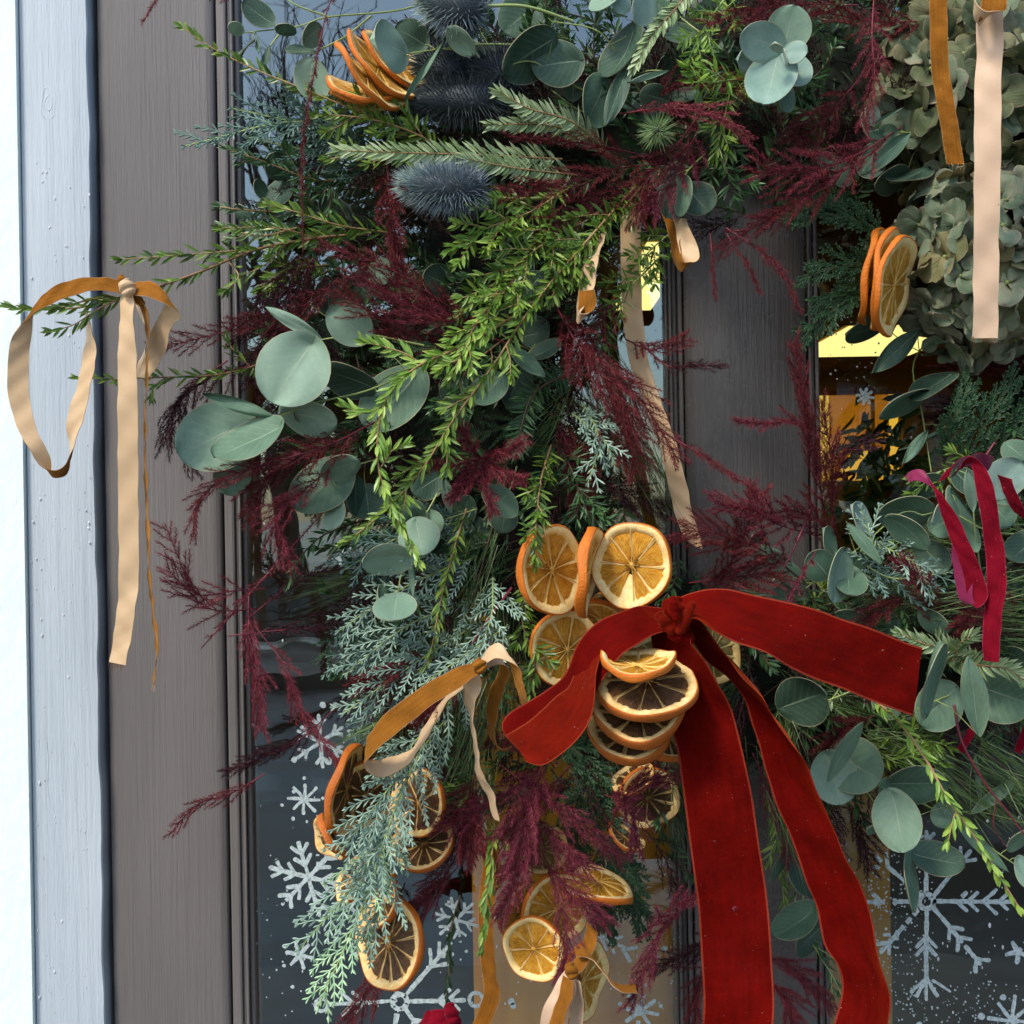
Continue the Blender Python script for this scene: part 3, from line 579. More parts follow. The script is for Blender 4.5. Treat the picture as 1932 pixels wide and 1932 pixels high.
m_ever = mat('dark_evergreen', (.02,.035,.015), .8)
def evergreen(x, y, h, w, label):  # dark trees added to darken the sky mirrored in the right pane
    t = thing('added_evergreen', label, 'tree', (x, y, 0)); mb = MB(); tube(mb, [(x, y, h*.9*i/6) for i in range(7)], np.linspace(.35,.08,7), 8); mb.build('trunk', m_bark, t)
    mb = MB(); n = 7000; z = RS.uniform(.06, 1, n); r = w*np.sqrt(RS.rand(n))*np.sin(np.clip(z*1.1+.25,0,PI))**.7*(1+.25*np.sin(z*23)); a = RS.uniform(0, 2*PI, n)
    pos = np.stack([x+r*np.cos(a), y+r*np.sin(a), z*h], 1); scatter(mb, T_LEAF, pos, RS.normal(0,1,(n,3)), RS.normal(0,1,(n,3)), .7, .35, RS.rand(n)); mb.build('crown', m_ever, t)
evergreen(11.0, -36, 17, 4.6, 'tall dark evergreen added behind the low cream house to darken the mirrored sky'); evergreen(17.5, -35, 15, 4.5, 'broad dark evergreen added at the far right to darken the mirrored sky')
evergreen(24, -36, 14, 4.5, 'dark evergreen added last on the right to darken the mirrored sky')

# ================================================================== the wreath
CTR = P(1480, 720, .06)
# dark ring added behind the sprigs as shade for the gaps between them
wr = thing('wreath_ring', 'dark wreath ring added as shade behind the foliage, mostly hidden', 'wreath', CTR)
mb = MB(); n1, n2 = 120, 14; V = []
for i in range(n1):
    a = 2*PI*i/n1
    for j in range(n2):
        b = 2*PI*j/n2; rr = 590 + 150*math.cos(b)*(1+.12*math.sin(7*a+j)); V.append(P(1480+rr*math.cos(a), 720+rr*math.sin(a)*.97, .026+.018*math.sin(b)*(1+.2*math.sin(9*a+2*j))))
mb.add(V, [(i*n2+j, ((i+1)%n1)*n2+j, ((i+1)%n1)*n2+(j+1)%n2, i*n2+(j+1)%n2) for i in range(n1) for j in range(n2)]); mb.build('shade_core', m_dark_fill, wr)
N = 9000; a = RS.uniform(0, 2*PI, N); b = RS.uniform(0, 2*PI, N); rr = 590+155*np.cos(b)
pos = np.array([P(1480+rr[i]*math.cos(a[i]), 720+rr[i]*math.sin(a[i])*.97, .026+.018*math.sin(b[i])) for i in range(N)])
mb = MB(); scatter(mb, T_HAIR, pos, RS.normal(0,1,(N,3))+CAMDIR*.7, RS.normal(0,1,(N,3)), .022, .0022, RS.rand(N)); mb.build('shade_fibre', m_dark_fill, wr, False, 'stuff')

def sprig(label, path, L=26, Wd=6, step=4.2, ang=.85, m_=None, ms=None, twigs=(), sr=2.2, kind='hemlock_sprig', cat='sprig', flat=.6, both=False, group=None, tipn=4, bend=.15, start=0.03, nb=0, tl=90):
    """a twig with short leaves along it; twigs = further (path) side shoots"""
    m_ = m_ or m_hem; ms = ms or m_stem; k = M(.12)
    t = thing(kind, label, cat, path[0], group); st = MB(); nb_ = MB()
    paths = [path] + list(twigs)
    for i in range(nb):                                  # side shoots
        q = .15 + .7*(i+.5)/nb; j = int(q*(len(path)-1)); T = unit(path[min(j+1,len(path)-1)]-path[j]); s = 1 if i%2 else -1
        d = side_dir(T, s, RS.uniform(.45,.8), RS.uniform(-.1,.5)); l = tl*k*(1-.5*q)*RS.uniform(.7,1.2)
        d2 = unit(d + T*.35); paths.append(np.array([path[j], path[j]+d*l*.5, path[j]+d*l*.5+d2*l*.5]))
    for i, p in enumerate(paths):
        tube(st, p, np.linspace(sr, sr*.45, len(p))*k*(1 if i == 0 else .6), 5, RS.rand())
        foliage(nb_, T_LEAF, p, step*k*(1.3 if both else 1.0), L*k*1.15, Wd*k*.95, ang, flat, both=both, tipn=tipn, bend=bend, start=start if i == 0 else 0.1)
    st.build('stem', ms, t); nb_.build('needles', m_, t, False, 'stuff'); return t
def plume(label, path, Lb=90, nb=16, hair=9, hstep=1.5, m_=None, ms=None, ang=.55, wid=.95, kind='asparagus_plume', start=.12, droop=0.0, out=.25, group=None, sr=1.6, hw=1.05, mass=False, tall=1.0):
    """feathery plume: side branches set with fine hair leaves"""
    m_ = m_ or m_plum; k = M(.12); st, hb = (mass if mass else (MB(), MB())); n = len(path)
    tube(st, path, np.linspace(sr, sr*.4, n)*k, 4, RS.rand()); lens = np.linalg.norm(np.diff(path, axis=0), axis=1).sum()
    for i in range(nb):
        q = start + (1-start)*(i/nb)**.9; f = q*(n-1); j = min(int(f), n-2); p0 = path[j] + (path[j+1]-path[j])*(f-j); T = unit(path[j+1]-path[j])
        s = 1 if i % 2 else -1; d = side_dir(T, s, ang*RS.uniform(.7,1.3), RS.uniform(-out, out*1.6)); l = Lb*k*RS.uniform(.7,1.15)*(1-.62*q**1.5)*min(1, .55+q*2)
        pts = [p0]; 
        for _ in range(5): d = unit(d + T*.1*wid + np.array([0,0,-1])*droop + RS.normal(0,.07,3)); pts.append(pts[-1]+d*l/5)
        tube(st, pts, np.linspace(.9,.35,6)*k, 3, RS.rand())
        foliage(hb, T_HAIR, pts, hstep*k, hair*k, hw*k, .8, 1.0, jit=.3, taper=.5, tipn=0, bend=.25)
    foliage(hb, T_HAIR, path[int(n*.35):], hstep*k, hair*k, hw*k, .8, 1.0, jit=.3, taper=.5, tipn=3, bend=.25)
    if mass: return
    t = thing(kind, label, 'plume', path[0], group); st.build('stem', ms or m_stem_r, t); hb.build('fronds', m_, t, False, 'stuff'); return t
def spray(label, path, Lb=90, nb=14, tw=11, twd=2.6, step=4.0, m_=None, ms=None, ang=.6, tang=.62, kind='juniper_spray', cat='spray', lv=2, flat=.3, group=None, mass=None, tipm=None, start=.08, out=.15):
    """scale-leaved conifer: flat repeated forking"""
    k = M(.12); st, hb = mass or (MB(), MB()); n = len(path); m_ = m_ or m_jun
    def rec(pts, L, level, nbr):
        pts = np.asarray(pts); m = len(pts)
        tube(hb if level < lv else st, pts, np.linspace(twd*.55, twd*.35, m)*k*(1 if level == lv else .8), 4, RS.uniform(.2,.8))
        foliage(hb, T_TWIG, pts, step*k, tw*k, twd*k, tang, flat, jit=.2, taper=.4, both=True, tipn=1, bend=.1)
        if level == 0: return
        for i in range(nbr):
            q = start + (.97-start)*i/nbr; f = q*(m-1); j = min(int(f), m-2); p0 = pts[j]+(pts[j+1]-pts[j])*(f-j); T = unit(pts[j+1]-pts[j])
            d = side_dir(T, 1 if i%2 else -1, ang*RS.uniform(.75,1.25), RS.uniform(-out, out*2)); l = L*RS.uniform(.7,1.15)*(1-.65*q)
            if l < 8*k: continue
            d2 = unit(d + T*.4); rec([p0, p0+d*l*.5, p0+d*l*.5+d2*l*.5], l*.48, level-1, max(2, int(nbr*.5)))
    rec(path, Lb*k, lv, nb)
    if mass: return
    t = thing(kind, label, cat, path[0], group)
    if st.V: st.build('stem', ms or m_stem_g, t)
    hb.build('scale_leaves', m_, t, False, 'stuff'); return t
def pine(label, u0, v0, u1, v1, n=60, L=130, spread=30, d=.11, m_=None, Wd=1.7, fan=.22, group=None, mass=None, wire=None):
    k = M(d); t0 = P(u0, v0, d); t1 = P(u1, v1, d+.01); dv = unit(t1-t0); hb = mass or MB(); A = unit(np.cross(dv, CAMDIR)); B = np.cross(A, dv)
    q = RS.rand(n); pos = t0 + (t1-t0)*q[:,None] + A*(RS.normal(0, spread*k*.35, n))[:,None] + B*(RS.normal(0,.008,n))[:,None]
    dr = dv + A*(RS.normal(0,fan,n))[:,None] + B*(RS.normal(0,fan*.6,n))[:,None]
    scatter(hb, T_HAIR, pos, dr, RS.normal(0,1,(n,3)), L*k*RS.uniform(.7,1.1,n), Wd*k, RS.rand(n), bend=RS.uniform(-.2,.2,n))
    if mass: return
    t = thing('pine_tuft', label, 'pine tuft', t0, group); st = MB(); tube(st, [t0, (t0+t1)/2+B*.003, t1], np.array([2,1.6,1])*k, 5, .5); st.build('stem', m_stem_d, t); hb.build('needles', m_ or m_pine, t, False, 'stuff')

# ---- dense greenery at the back of the wreath: nobody could count it; its dark tones put in the deep shade
def poly_in(poly, x, y):
    c = False; j = len(poly)-1
    for i in range(len(poly)):
        xi, yi = poly[i]; xj, yj = poly[j]
        if (yi > y) != (yj > y) and x < (xj-xi)*(y-yi)/(yj-yi)+xi: c = not c
        j = i
    return c
BODY = [(560,330),(660,230),(800,120),(840,0),(1700,0),(1700,380),(1600,460),(1500,420),(1300,400),(1165,480),(1150,700),(1190,900),(1200,980),(1290,1060),(1540,1080),(1700,1000),(1932,840),(1932,1520),(1700,1420),(1560,1440),(1480,1520),(1440,1380),(1290,1420),(1270,1560),(1130,1620),(1000,1540),(850,1560),(770,1400),(700,1300),(680,1100),(760,970),(640,900),(560,840),(540,600),(600,480)]
def sample(poly):
    while True:
        u, v = RS.uniform(440,1932), RS.uniform(0,1650)
        if poly_in(poly, u, v): return u, v
def outdir(u, v, tw=.6):
    a = math.atan2(v-720, u-1480) - tw + RS.normal(0,.5); return math.cos(a), math.sin(a)
mh, mp, mc, mst, mpi = MB(), MB(), MB(), MB(), MB(); mps = MB(); k_ = M(.07)
for i in range(330):
    u, v = sample(BODY); du, dv = outdir(u, v, RS.choice([.7,-.3])); L = RS.uniform(70,150); d = RS.uniform(.035,.1)
    p = qpath(u, v, u+du*L, v+dv*L, RS.uniform(-20,20), d, d+.015, 6); tube(mst, p, 1.6*k_, 4, .3)
    foliage(mh, T_LEAF, p, 5*k_, 32*k_, 7*k_, .85, .7, tipn=4)
for i in range(190):
    u, v = sample(BODY); du, dv = outdir(u, v, RS.choice([.7,-.3])); L = RS.uniform(90,190); d = RS.uniform(.04,.105)
    plume('', qpath(u, v, u+du*L, v+dv*L, RS.uniform(-30,30), d, d+.02, 7), 75, 12, 16, 2.0, mass=(mps, mp), hw=1.8)
for i in range(60):
    u, v = sample(BODY); du, dv = outdir(u, v); L = RS.uniform(100,170); d = RS.uniform(.04,.09)
    spray('', qpath(u, v, u+du*L, v+dv*L, RS.uniform(-20,20), d, d+.015, 6), 70, 8, 9, 2.4, 5, lv=1, mass=(mst, mc))
for i in range(60):
    u, v = sample(BODY)
    if v < 820 and not (u > 1050 and u < 1250): continue
    du, dv = outdir(u, v); L = 60; pine('', u, v, u+du*L, v+dv*L, 40, 130, 30, RS.uniform(.05,.095), mass=mpi)
for i in range(260):                                     # the part of the ring beyond the right edge
    a = RS.uniform(-1.15, 1.35); rr = RS.uniform(430, 770); u, v = 1480+rr*math.cos(a), 720+rr*math.sin(a)
    if u < 1880: continue
    a2 = a + RS.choice([.8,-.5]) + RS.normal(0,.4); du, dv = math.cos(a2), math.sin(a2); L = RS.uniform(90,160); d = RS.uniform(.035,.1); p = qpath(u, v, u+du*L, v+dv*L, RS.uniform(-20,20), d, d+.02, 6)
    if i % 4 == 0: plume('', p, 75, 12, 16, 2.0, mass=(mps, mp), hw=1.8)
    elif i % 4 == 1: spray('', p, 70, 8, 9, 2.4, 5, lv=1, mass=(mst, mc))
    else: tube(mst, p, 1.6*k_, 4, .3); foliage(mh, T_LEAF, p, 5*k_, 32*k_, 7*k_, .85, .7, tipn=4)
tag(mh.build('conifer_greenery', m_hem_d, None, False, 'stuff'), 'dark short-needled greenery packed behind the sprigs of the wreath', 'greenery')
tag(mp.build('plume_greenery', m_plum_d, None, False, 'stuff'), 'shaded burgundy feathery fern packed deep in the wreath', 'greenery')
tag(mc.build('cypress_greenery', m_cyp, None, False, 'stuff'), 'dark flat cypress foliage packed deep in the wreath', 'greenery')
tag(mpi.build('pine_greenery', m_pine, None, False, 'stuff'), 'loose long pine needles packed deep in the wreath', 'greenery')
for b_ in (mst, mps):
    if b_.V: tag(b_.build('twig_tangle', m_stem_d, None, False, 'stuff'), 'tangle of thin dark twigs inside the wreath' if b_ is mst else 'tangle of wine coloured fern stalks inside the wreath', 'twigs')

# ---- eucalyptus
def leaf_mesh(par, bu, bv, tu, tv, w, d, dd=0.0, m_='p', roll=None, narrow=False, heart=.1):
    b = P(bu, bv, d); t = P(tu, tv, d+dd); L0 = math.hypot(tu-bu, tv-bv); k = M(d); L = np.linalg.norm(t-b)
    if w > L0*1.08 and not narrow:                       # seen end on: the leaf leans towards the viewer
        Lr = w*.98*k; t = t + CAMDIR*math.sqrt(max(0, Lr*Lr - L*L)); L = np.linalg.norm(t-b)
    wt = w*k if narrow else max(w*k, .82*L); T = unit(t-b); s0 = unit(np.cross(T, CAMDIR)); n0 = np.cross(s0, T)
    if n0 @ CAMDIR < 0: n0 = -n0
    rho = math.acos(min(1, w*k/wt)) * (roll if roll else (1 if RS.rand() < .5 else -1)); s = s0*math.cos(rho) + n0*math.sin(rho); nn = np.cross(s, T)
    if nn @ CAMDIR < 0: nn = -nn
    xs = .5-.5*np.cos(np.linspace(0.0, PI, 15)); ys = np.linspace(-1, 1, 11); V=[]; U=[]; ph = RS.uniform(0,6); fold = RS.uniform(.02,.1); cup = RS.uniform(-.22,.22); wav = RS.uniform(.01,.035)
    for x in xs:
        hw = .5*math.sqrt(max(0, 1-(2*x-1)**2)) * (1 + .12*math.sin(PI*(1-x))*(1-x)) if not narrow else .5*math.sin(PI*min(1,x*1.0+.0))**.75
        for y in ys:
            xx = x - (heart*abs(y)**1.5*(1-x)**3 if not narrow else 0)
            z = fold*abs(y)*wt + cup*L*((x-.5)**2-.1) + wav*L*math.sin(5*x+3*y*abs(y)+ph) 
            V.append(b + T*(xx*L) + s*(y*hw*wt) + nn*z); U.append((x, y, abs(2*x-1)**1.0 if abs(2*x-1) > .985 else 0))
    mb = MB(); ny = 11; f = [(i*ny+j, (i+1)*ny+j, (i+1)*ny+j+1, i*ny+j+1) for i in range(14) for j in range(10)]
    V = np.array(V); n = len(V); th = nn*.00035
    mb.add(np.concatenate([V+th, V-th]), f + [tuple(n+q for q in reversed(x)) for x in f], RS.rand(), uv=U+U)
    rim = [i*ny for i in range(15)] + [i*ny+ny-1 for i in range(14,-1,-1)]
    mb.add(np.concatenate([(V+th)[rim], (V-th)[rim]]), [(i, (i+1)%30, 30+(i+1)%30, 30+i) for i in range(30)], 0, uv=[(.5,1,1)]*60)
    mb.build('leaf', EUC[m_] if isinstance(m_, str) else m_, par); return b
def eucalyptus(label, stems, leaves, d=.13, cat='eucalyptus', group=None, sr=2.0, ms=None):
    """leaves: (base u, v, tip u, v, width[, tone[, extra depth[, lean]]]); stems: lists of (u, v, d)"""
    ps = [mpath(s, 5) for s in stems]; t = thing('eucalyptus_sprig', label, cat, ps[0][0], group); st = MB()
    for p in ps: tube(st, p, np.linspace(sr, sr*.6, len(p))*M(d), 6, RS.rand())
    allp = np.concatenate(ps)
    for lf in leaves:
        bu, bv, tu, tv, w = lf[:5]; m_ = lf[5] if len(lf) > 5 else 'p'; e = lf[6] if len(lf) > 6 else 0; dd = lf[7] if len(lf) > 7 else .01
        L0 = math.hypot(tu-bu, tv-bv); b = leaf_mesh(t, bu, bv, tu, tv, w, d+e, dd, m_, narrow=(w < .34*L0))
        j = np.argmin(np.linalg.norm(allp-b, axis=1)); q = allp[j]; g = np.linalg.norm(q-b)
        tube(st, catmull([q, (q+b)/2 + RS.normal(0,.08,3)*g, b], 3), .9*M(d), 4, RS.rand()) if g > .001 else None
    st.build('stem', ms or m_stem_g, t); return t
eucalyptus('eucalyptus sprig with one big pale round leaf left of centre', [[(800,652,.12),(700,632,.13),(640,636,.145),(600,642,.15)]],
  [(588,646,514,762,132,'p',.02), (608,640,500,578,26,'p',.01), (690,638,622,578,76,'p',.005)], .135)
eucalyptus('eucalyptus sprig with a cluster of overlapping round leaves at far left', [[(780,700,.11),(690,738,.13),(595,760,.145),(520,788,.15),(470,800,.15)]],
  [(470,795,336,858,124,'p',.008), (528,808,404,866,72,'m',.028), (520,788,381,742,26,'m',.02), (536,778,636,796,62,'p',.0), (600,745,555,790,40,'m',-.01), (445,868,432,936,68,'m',-.01)], .14)
eucalyptus('eucalyptus sprig with large dusky leaf under the dark red plume', [[(760,860,.09),(700,870,.1),(650,885,.11),(615,895,.12)]],
  [(655,880,556,962,96,'m',0), (614,896,676,866,42,'p',.02), (640,948,622,1002,40,'p',.01), (672,905,668,975,30,'d',-.01), (690,920,700,980,70,'d',-.02)], .11)
eucalyptus('eucalyptus sprig with two broad shaded leaves behind yellow twigs', [[(860,660,.09),(790,690,.1),(735,708,.11),(700,735,.12)]],
  [(790,705,690,808,106,'m',-.005), (704,732,607,692,54,'d',0), (880,690,860,780,80,'d',-.03), (705,600,640,655,60,'d',-.04)], .11)
eucalyptus('small kidney shaped eucalyptus leaf pair right of the yellow twigs', [[(1010,650,.1),(985,680,.11),(950,712,.12)]],
  [(948,712,894,762,58,'m',.01), (955,650,1030,712,30,'m',.02), (1008,672,1062,648,34,'d',0), (985,690,955,770,60,'d',-.02)], .12)
eucalyptus('two kidney shaped eucalyptus leaves below the bright burgundy tuft', [[(975,880,.09),(965,915,.1),(955,938,.12)]],
  [(955,934,925,968,76,'m',.01), (955,960,946,1006,50,'d',-.01)], .12)
eucalyptus('heart shaped eucalyptus leaves hanging above the blue juniper', [[(845,890,.1),(815,950,.12),(790,990,.13)]],
  [(792,986,750,950,58,'m',-.005), (786,985,800,1052,76,'p',.005), (795,975,834,1002,48,'m',-.01), (828,900,778,932,56,'d',-.02), (838,900,852,970,22,'d',0)], .13)
eucalyptus('two smooth kidney shaped eucalyptus leaves over the blue juniper', [[(790,1040,.12),(760,1075,.13),(750,1128,.14)]],
  [(772,1050,682,1056,58,'p',.01), (748,1128,748,1170,78,'p',.01), (745,1120,712,1135,52,'m',-.02), (775,1055,779,1130,11,'m',0)], .14)
eucalyptus('fine airy eucalyptus twig against the blue pane at top left', [[(860,-20,.08),(760,18,.1),(620,32,.12),(560,50,.12),(460,62,.12)], [(700,30,.11),(650,70,.12),(592,100,.12),(588,118,.12)], [(620,32,.11),(560,10,.12),(515,-20,.12)],[(530,60,.12),(512,84,.12),(508,90,.12)]],
  [(512,44,456,4,48,'d'), (588,118,585,192,60,'p',.01), (592,98,538,96,30,'d'), (602,52,570,82,26,'m'), (478,78,452,108,20,'d'), (510,86,492,138,15,'d'), (456,62,432,44,22,'p'), (485,72,488,102,9,'m'), (555,62,520,48,14,'m')], .12)
eucalyptus('upright oval eucalyptus leaf in front of the top orange slices', [[(1020,85,.09),(900,84,.11),(835,92,.13),(762,102,.15)]],
  [(762,102,708,100,92,'p',.02), (802,84,744,52,62,'d',0), (890,98,845,50,28,'p',.02), (838,80,762,190,14,'m',.01), (900,20,800,60,70,'d',-.03)], .13)
eucalyptus('group of big dark green eucalyptus leaves at the top centre', [[(1230,210,.08),(1180,130,.1),(1130,60,.11),(1040,40,.11)], [(1150,190,.1),(1090,165,.11),(1010,118,.13),(960,122,.14)]],
  [(1042,72,948,138,62,'d',.02), (1092,115,1000,128,88,'d',.01), (1140,150,1108,236,60,'m',0), (1186,124,1142,238,36,'d',.015), (1200,55,1150,152,58,'d',0), (1262,134,1183,156,12,'p',.03), (1010,10,950,62,82,'d',-.02), (1258,190,1208,175,44,'d',0)], .11)
eucalyptus('pale eucalyptus leaves cut by the top edge of the picture', [[(1260,-40,.1),(1220,-10,.11),(1150,-15,.11)]],
  [(1228,-18,1198,42,48,'b',.01), (1165,-20,1120,22,42,'p'), (1180,-15,1160,22,40,'b'), (1225,-10,1262,30,40,'m')], .12)
eucalyptus('blue eucalyptus rosette seen end on at the top right', [[(1500,150,.08),(1488,120,.11),(1477,98,.15)]],
  [(1478,92,1494,20,80,'p',0,.0), (1474,94,1398,62,62,'b',.012,.01), (1480,100,1525,98,42,'b',.02,.01), (1470,104,1440,202,86,'b',.008,.01), (1484,108,1516,166,62,'b',0), (1466,104,1388,112,56,'b',-.006), (1472,130,1472,212,52,'m',-.012), (1472,98,1462,80,8,'b',.03), (1476,98,1486,120,9,'b',.03)], .15)
eucalyptus('three dark eucalyptus leaves above the small ribbon loop', [[(1330,290,.1),(1300,320,.11),(1285,342,.12)]],
  [(1275,356,1256,412,54,'d',0), (1290,340,1292,406,25,'m',.015), (1298,356,1340,402,66,'d',0), (1275,330,1235,360,62,'d',-.02)], .12)
eucalyptus('long blade shaped eucalyptus leaf left of the hydrangea', [[(1770,300,.08),(1720,255,.1),(1660,250,.11)]],
  [(1658,245,1615,262,74,'d',0), (1655,228,1632,205,36,'p',.01), (1655,258,1694,246,34,'d'), (1718,250,1626,330,34,'m',.02), (1640,238,1706,202,7,'m',.01), (1750,322,1678,346,34,'d',-.01), (1710,330,1650,348,40,'d',-.02)], .11)
eucalyptus('dark eucalyptus twig crossing the ceiling light reflection', [[(1800,600,.06),(1725,680,.07),(1740,780,.08),(1757,890,.09)]],
  [(1665,612,1595,632,34,'d',0), (1735,622,1645,704,40,'d',.01), (1742,742,1658,780,36,'m',.01), (1795,706,1722,754,30,'d',.01), (1750,812,1703,875,22,'m',.01), (1792,806,1696,850,8,'m')], .08)
eucalyptus('eucalyptus sprig with many rounded leaves behind the crimson ribbon', [[(1932,1010,.09),(1860,1000,.11),(1790,965,.12),(1740,972,.13)],[(1850,1080,.09),(1838,980,.12),(1834,900,.13)]],
  [(1752,972,1658,958,62,'m',0), (1680,976,1754,1034,34,'m',.012), (1776,955,1756,985,26,'p',.02), (1790,980,1752,1004,46,'m',0), (1792,928,1836,1045,62,'m',-.012), (1836,966,1824,886,24,'p',.018), (1862,940,1908,992,62,'m',0), (1735,1028,1788,1078,58,'d',-.015), (1720,930,1780,900,46,'d',-.02), (1800,890,1850,935,50,'d',-.02)], .12)
eucalyptus('bright round eucalyptus leaves at the right edge above the plum ribbon', [[(1960,900,.12),(1915,930,.13),(1872,935,.14)]],
  [(1868,930,1926,868,72,'b',.015), (1872,936,1926,940,34,'m',.01), (1900,840,1932,870,50,'m',-.02), (1960,1010,1905,1060,50,'d',-.03)], .14)
eucalyptus('eucalyptus sprig with folded pointed leaves below the right pane', [[(1720,940,.1),(1660,1000,.11),(1600,1050,.12),(1520,1110,.12)]],
  [(1640,1012,1604,952,44,'b',-.005), (1597,984,1663,1064,24,'m',.012), (1572,1044,1552,996,36,'m',0), (1562,1086,1526,1044,60,'m',.003), (1590,1042,1568,1136,58,'p',.012), (1602,1082,1624,1042,42,'d',-.01), (1600,1070,1590,1120,70,'m',-.004)], .12)
eucalyptus('eucalyptus leaves half covered by burgundy fern left of centre right', [[(1570,1090,.1),(1520,1100,.1),(1470,1080,.1)]],
  [(1516,1100,1464,1072,42,'m'), (1500,1130,1458,1110,50,'m'), (1492,1062,1410,1028,28,'m'), (1440,1010,1410,1025,30,'d')], .1)
eucalyptus('small eucalyptus leaves between ribbon and pine on the right', [[(1700,1130,.08),(1660,1150,.09),(1580,1160,.09)]],
  [(1580,1160,1634,1162,26,'m'), (1738,1154,1790,1194,32,'m',.02), (1650,1165,1700,1185,40,'d')], .1)
eucalyptus('upright eucalyptus leaves beside the cut end of the red ribbon', [[(1950,1260,.1),(1870,1300,.11),(1800,1310,.12),(1745,1330,.13)]],
  [(1738,1340,1768,1210,60,'m',.05), (1848,1390,1826,1238,50,'m',.045), (1800,1300,1736,1368,88,'m',.0), (1850,1296,1926,1322,102,'m',.0), (1890,1250,1932,1240,60,'d',-.02)], .12)
eucalyptus('dark eucalyptus leaf pair under the lower edge of the red ribbon', [[(1640,1290,.1),(1550,1325,.11),(1480,1332,.11)]],
  [(1478,1332,1552,1300,96,'d'), (1655,1290,1648,1340,17,'m'), (1660,1330,1700,1345,40,'d')], .11)
eucalyptus('eucalyptus sprig with folded leaf and big pale oval leaf at lower right', [[(1470,1345,.09),(1540,1400,.1),(1590,1445,.12),(1640,1470,.13),(1685,1500,.15)], [(1590,1450,.12),(1640,1500,.12),(1670,1560,.12)]],
  [(1575,1422,1648,1462,100,'m',-.01), (1560,1424,1588,1518,86,'p',.0), (1560,1474,1628,1360,32,'m',.02), (1683,1496,1707,1608,74,'p',.025), (1675,1480,1788,1474,78,'m',-.015), (1672,1472,1655,1510,30,'m',-.01), (1662,1562,1636,1562,28,'m',-.01)], .13)
eucalyptus('pair of dark eucalyptus leaves hanging over the painted snowflake', [[(1700,1560,.12),(1712,1600,.12),(1714,1612,.12)]],
  [(1722,1612,1820,1634,50,'d',0), (1712,1608,1720,1722,44,'m',.01), (1790,1520,1765,1560,40,'m',-.02)], .12)
eucalyptus('thin blade leaves on a pale twig at the lower right edge', [[(1690,1480,.1),(1770,1530,.1),(1850,1532,.1),(1960,1560,.1)],[(1800,1540,.1),(1870,1600,.1),(1960,1660,.1)]],
  [(1830,1536,1922,1466,26,'m',.01), (1802,1552,1904,1646,24,'m',0), (1905,1600,1945,1560,40,'m'), (1840,1425,1850,1520,12,'m'), (1920,1620,1945,1680,40,'p')], .1)
eucalyptus('dark eucalyptus twig between the two long red ribbon tails', [[(1500,1480,.06),(1502,1580,.07),(1515,1690,.07),(1520,1760,.07)]],
  [(1502,1584,1450,1666,20,'d'), (1498,1604,1526,1692,56,'d'), (1536,1716,1463,1772,34,'m',.01), (1560,1735,1500,1800,60,'d',-.01)], .07)
eucalyptus('shaded eucalyptus leaves behind the fine fern at upper left', [[(720,300,.04),(620,320,.05),(540,350,.06)]],
  [(545,345,498,402,54,'d'), (540,330,510,300,50,'m'), (500,370,480,340,24,'m'), (470,410,445,385,22,'p'), (640,330,600,300,40,'m'), (660,420,600,380,50,'d')], .06)
eucalyptus('half hidden eucalyptus leaves veiled by the central plume', [[(800,520,.07),(740,530,.08),(700,520,.09)]],
  [(705,500,740,530,52,'m'), (700,560,660,520,60,'d'), (850,540,800,520,60,'d'), (1020,520,980,570,60,'d')], .085)
# filler leaves
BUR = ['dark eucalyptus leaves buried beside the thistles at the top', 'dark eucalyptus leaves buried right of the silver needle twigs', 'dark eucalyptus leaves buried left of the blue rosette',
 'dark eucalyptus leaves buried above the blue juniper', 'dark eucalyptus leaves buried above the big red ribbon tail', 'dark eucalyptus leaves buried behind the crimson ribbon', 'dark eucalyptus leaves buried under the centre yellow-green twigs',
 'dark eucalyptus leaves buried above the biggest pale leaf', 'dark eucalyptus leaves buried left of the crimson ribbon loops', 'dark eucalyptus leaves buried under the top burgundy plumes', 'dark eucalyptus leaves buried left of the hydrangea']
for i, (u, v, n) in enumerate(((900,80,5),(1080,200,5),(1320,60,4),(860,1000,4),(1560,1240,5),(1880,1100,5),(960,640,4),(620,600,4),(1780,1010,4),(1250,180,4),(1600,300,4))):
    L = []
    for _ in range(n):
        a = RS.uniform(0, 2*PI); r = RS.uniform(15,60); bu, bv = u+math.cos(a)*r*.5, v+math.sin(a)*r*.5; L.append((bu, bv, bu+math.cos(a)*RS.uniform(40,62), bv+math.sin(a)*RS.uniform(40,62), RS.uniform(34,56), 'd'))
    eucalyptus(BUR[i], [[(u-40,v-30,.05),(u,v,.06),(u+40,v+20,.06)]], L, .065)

# ---- needle-leaved sprigs
Q = lambda *p, n=6: mpath(p, n)
sprig('long yellow-stemmed conifer sprig reaching up left across the door stile', Q((860,320,.09),(740,240,.12),(590,175,.14),(480,130,.14),(400,90,.14),(345,52,.14)), 28, 7, 7, .75, m_hem, m_stem)
sprig('silvery needle sprig lying level above the blue thistle', Q((1060,300,.12),(900,292,.15),(760,288,.165),(640,284,.17)), 34, 7.5, 5.5, .7, m_hem_s, m_stem, both=True)
sprig('short silvery needle sprig pointing left just above the thistle', Q((1090,330,.12),(980,318,.15),(880,300,.165)), 34, 7.5, 5.2, .75, m_hem_s, m_stem, both=True)
sprig('silvery needle sprig sloping up left below the dark eucalyptus', Q((1150,290,.1),(1080,230,.13),(1000,205,.145),(945,175,.15)), 32, 7, 5.2, .75, m_hem_s, m_stem, both=True)
sprig('silvery needle sprig level between thistle spikes and plume', Q((1120,262,.1),(1030,235,.13),(930,236,.145)), 32, 7, 5.2, .75, m_hem_s, m_stem, both=True)
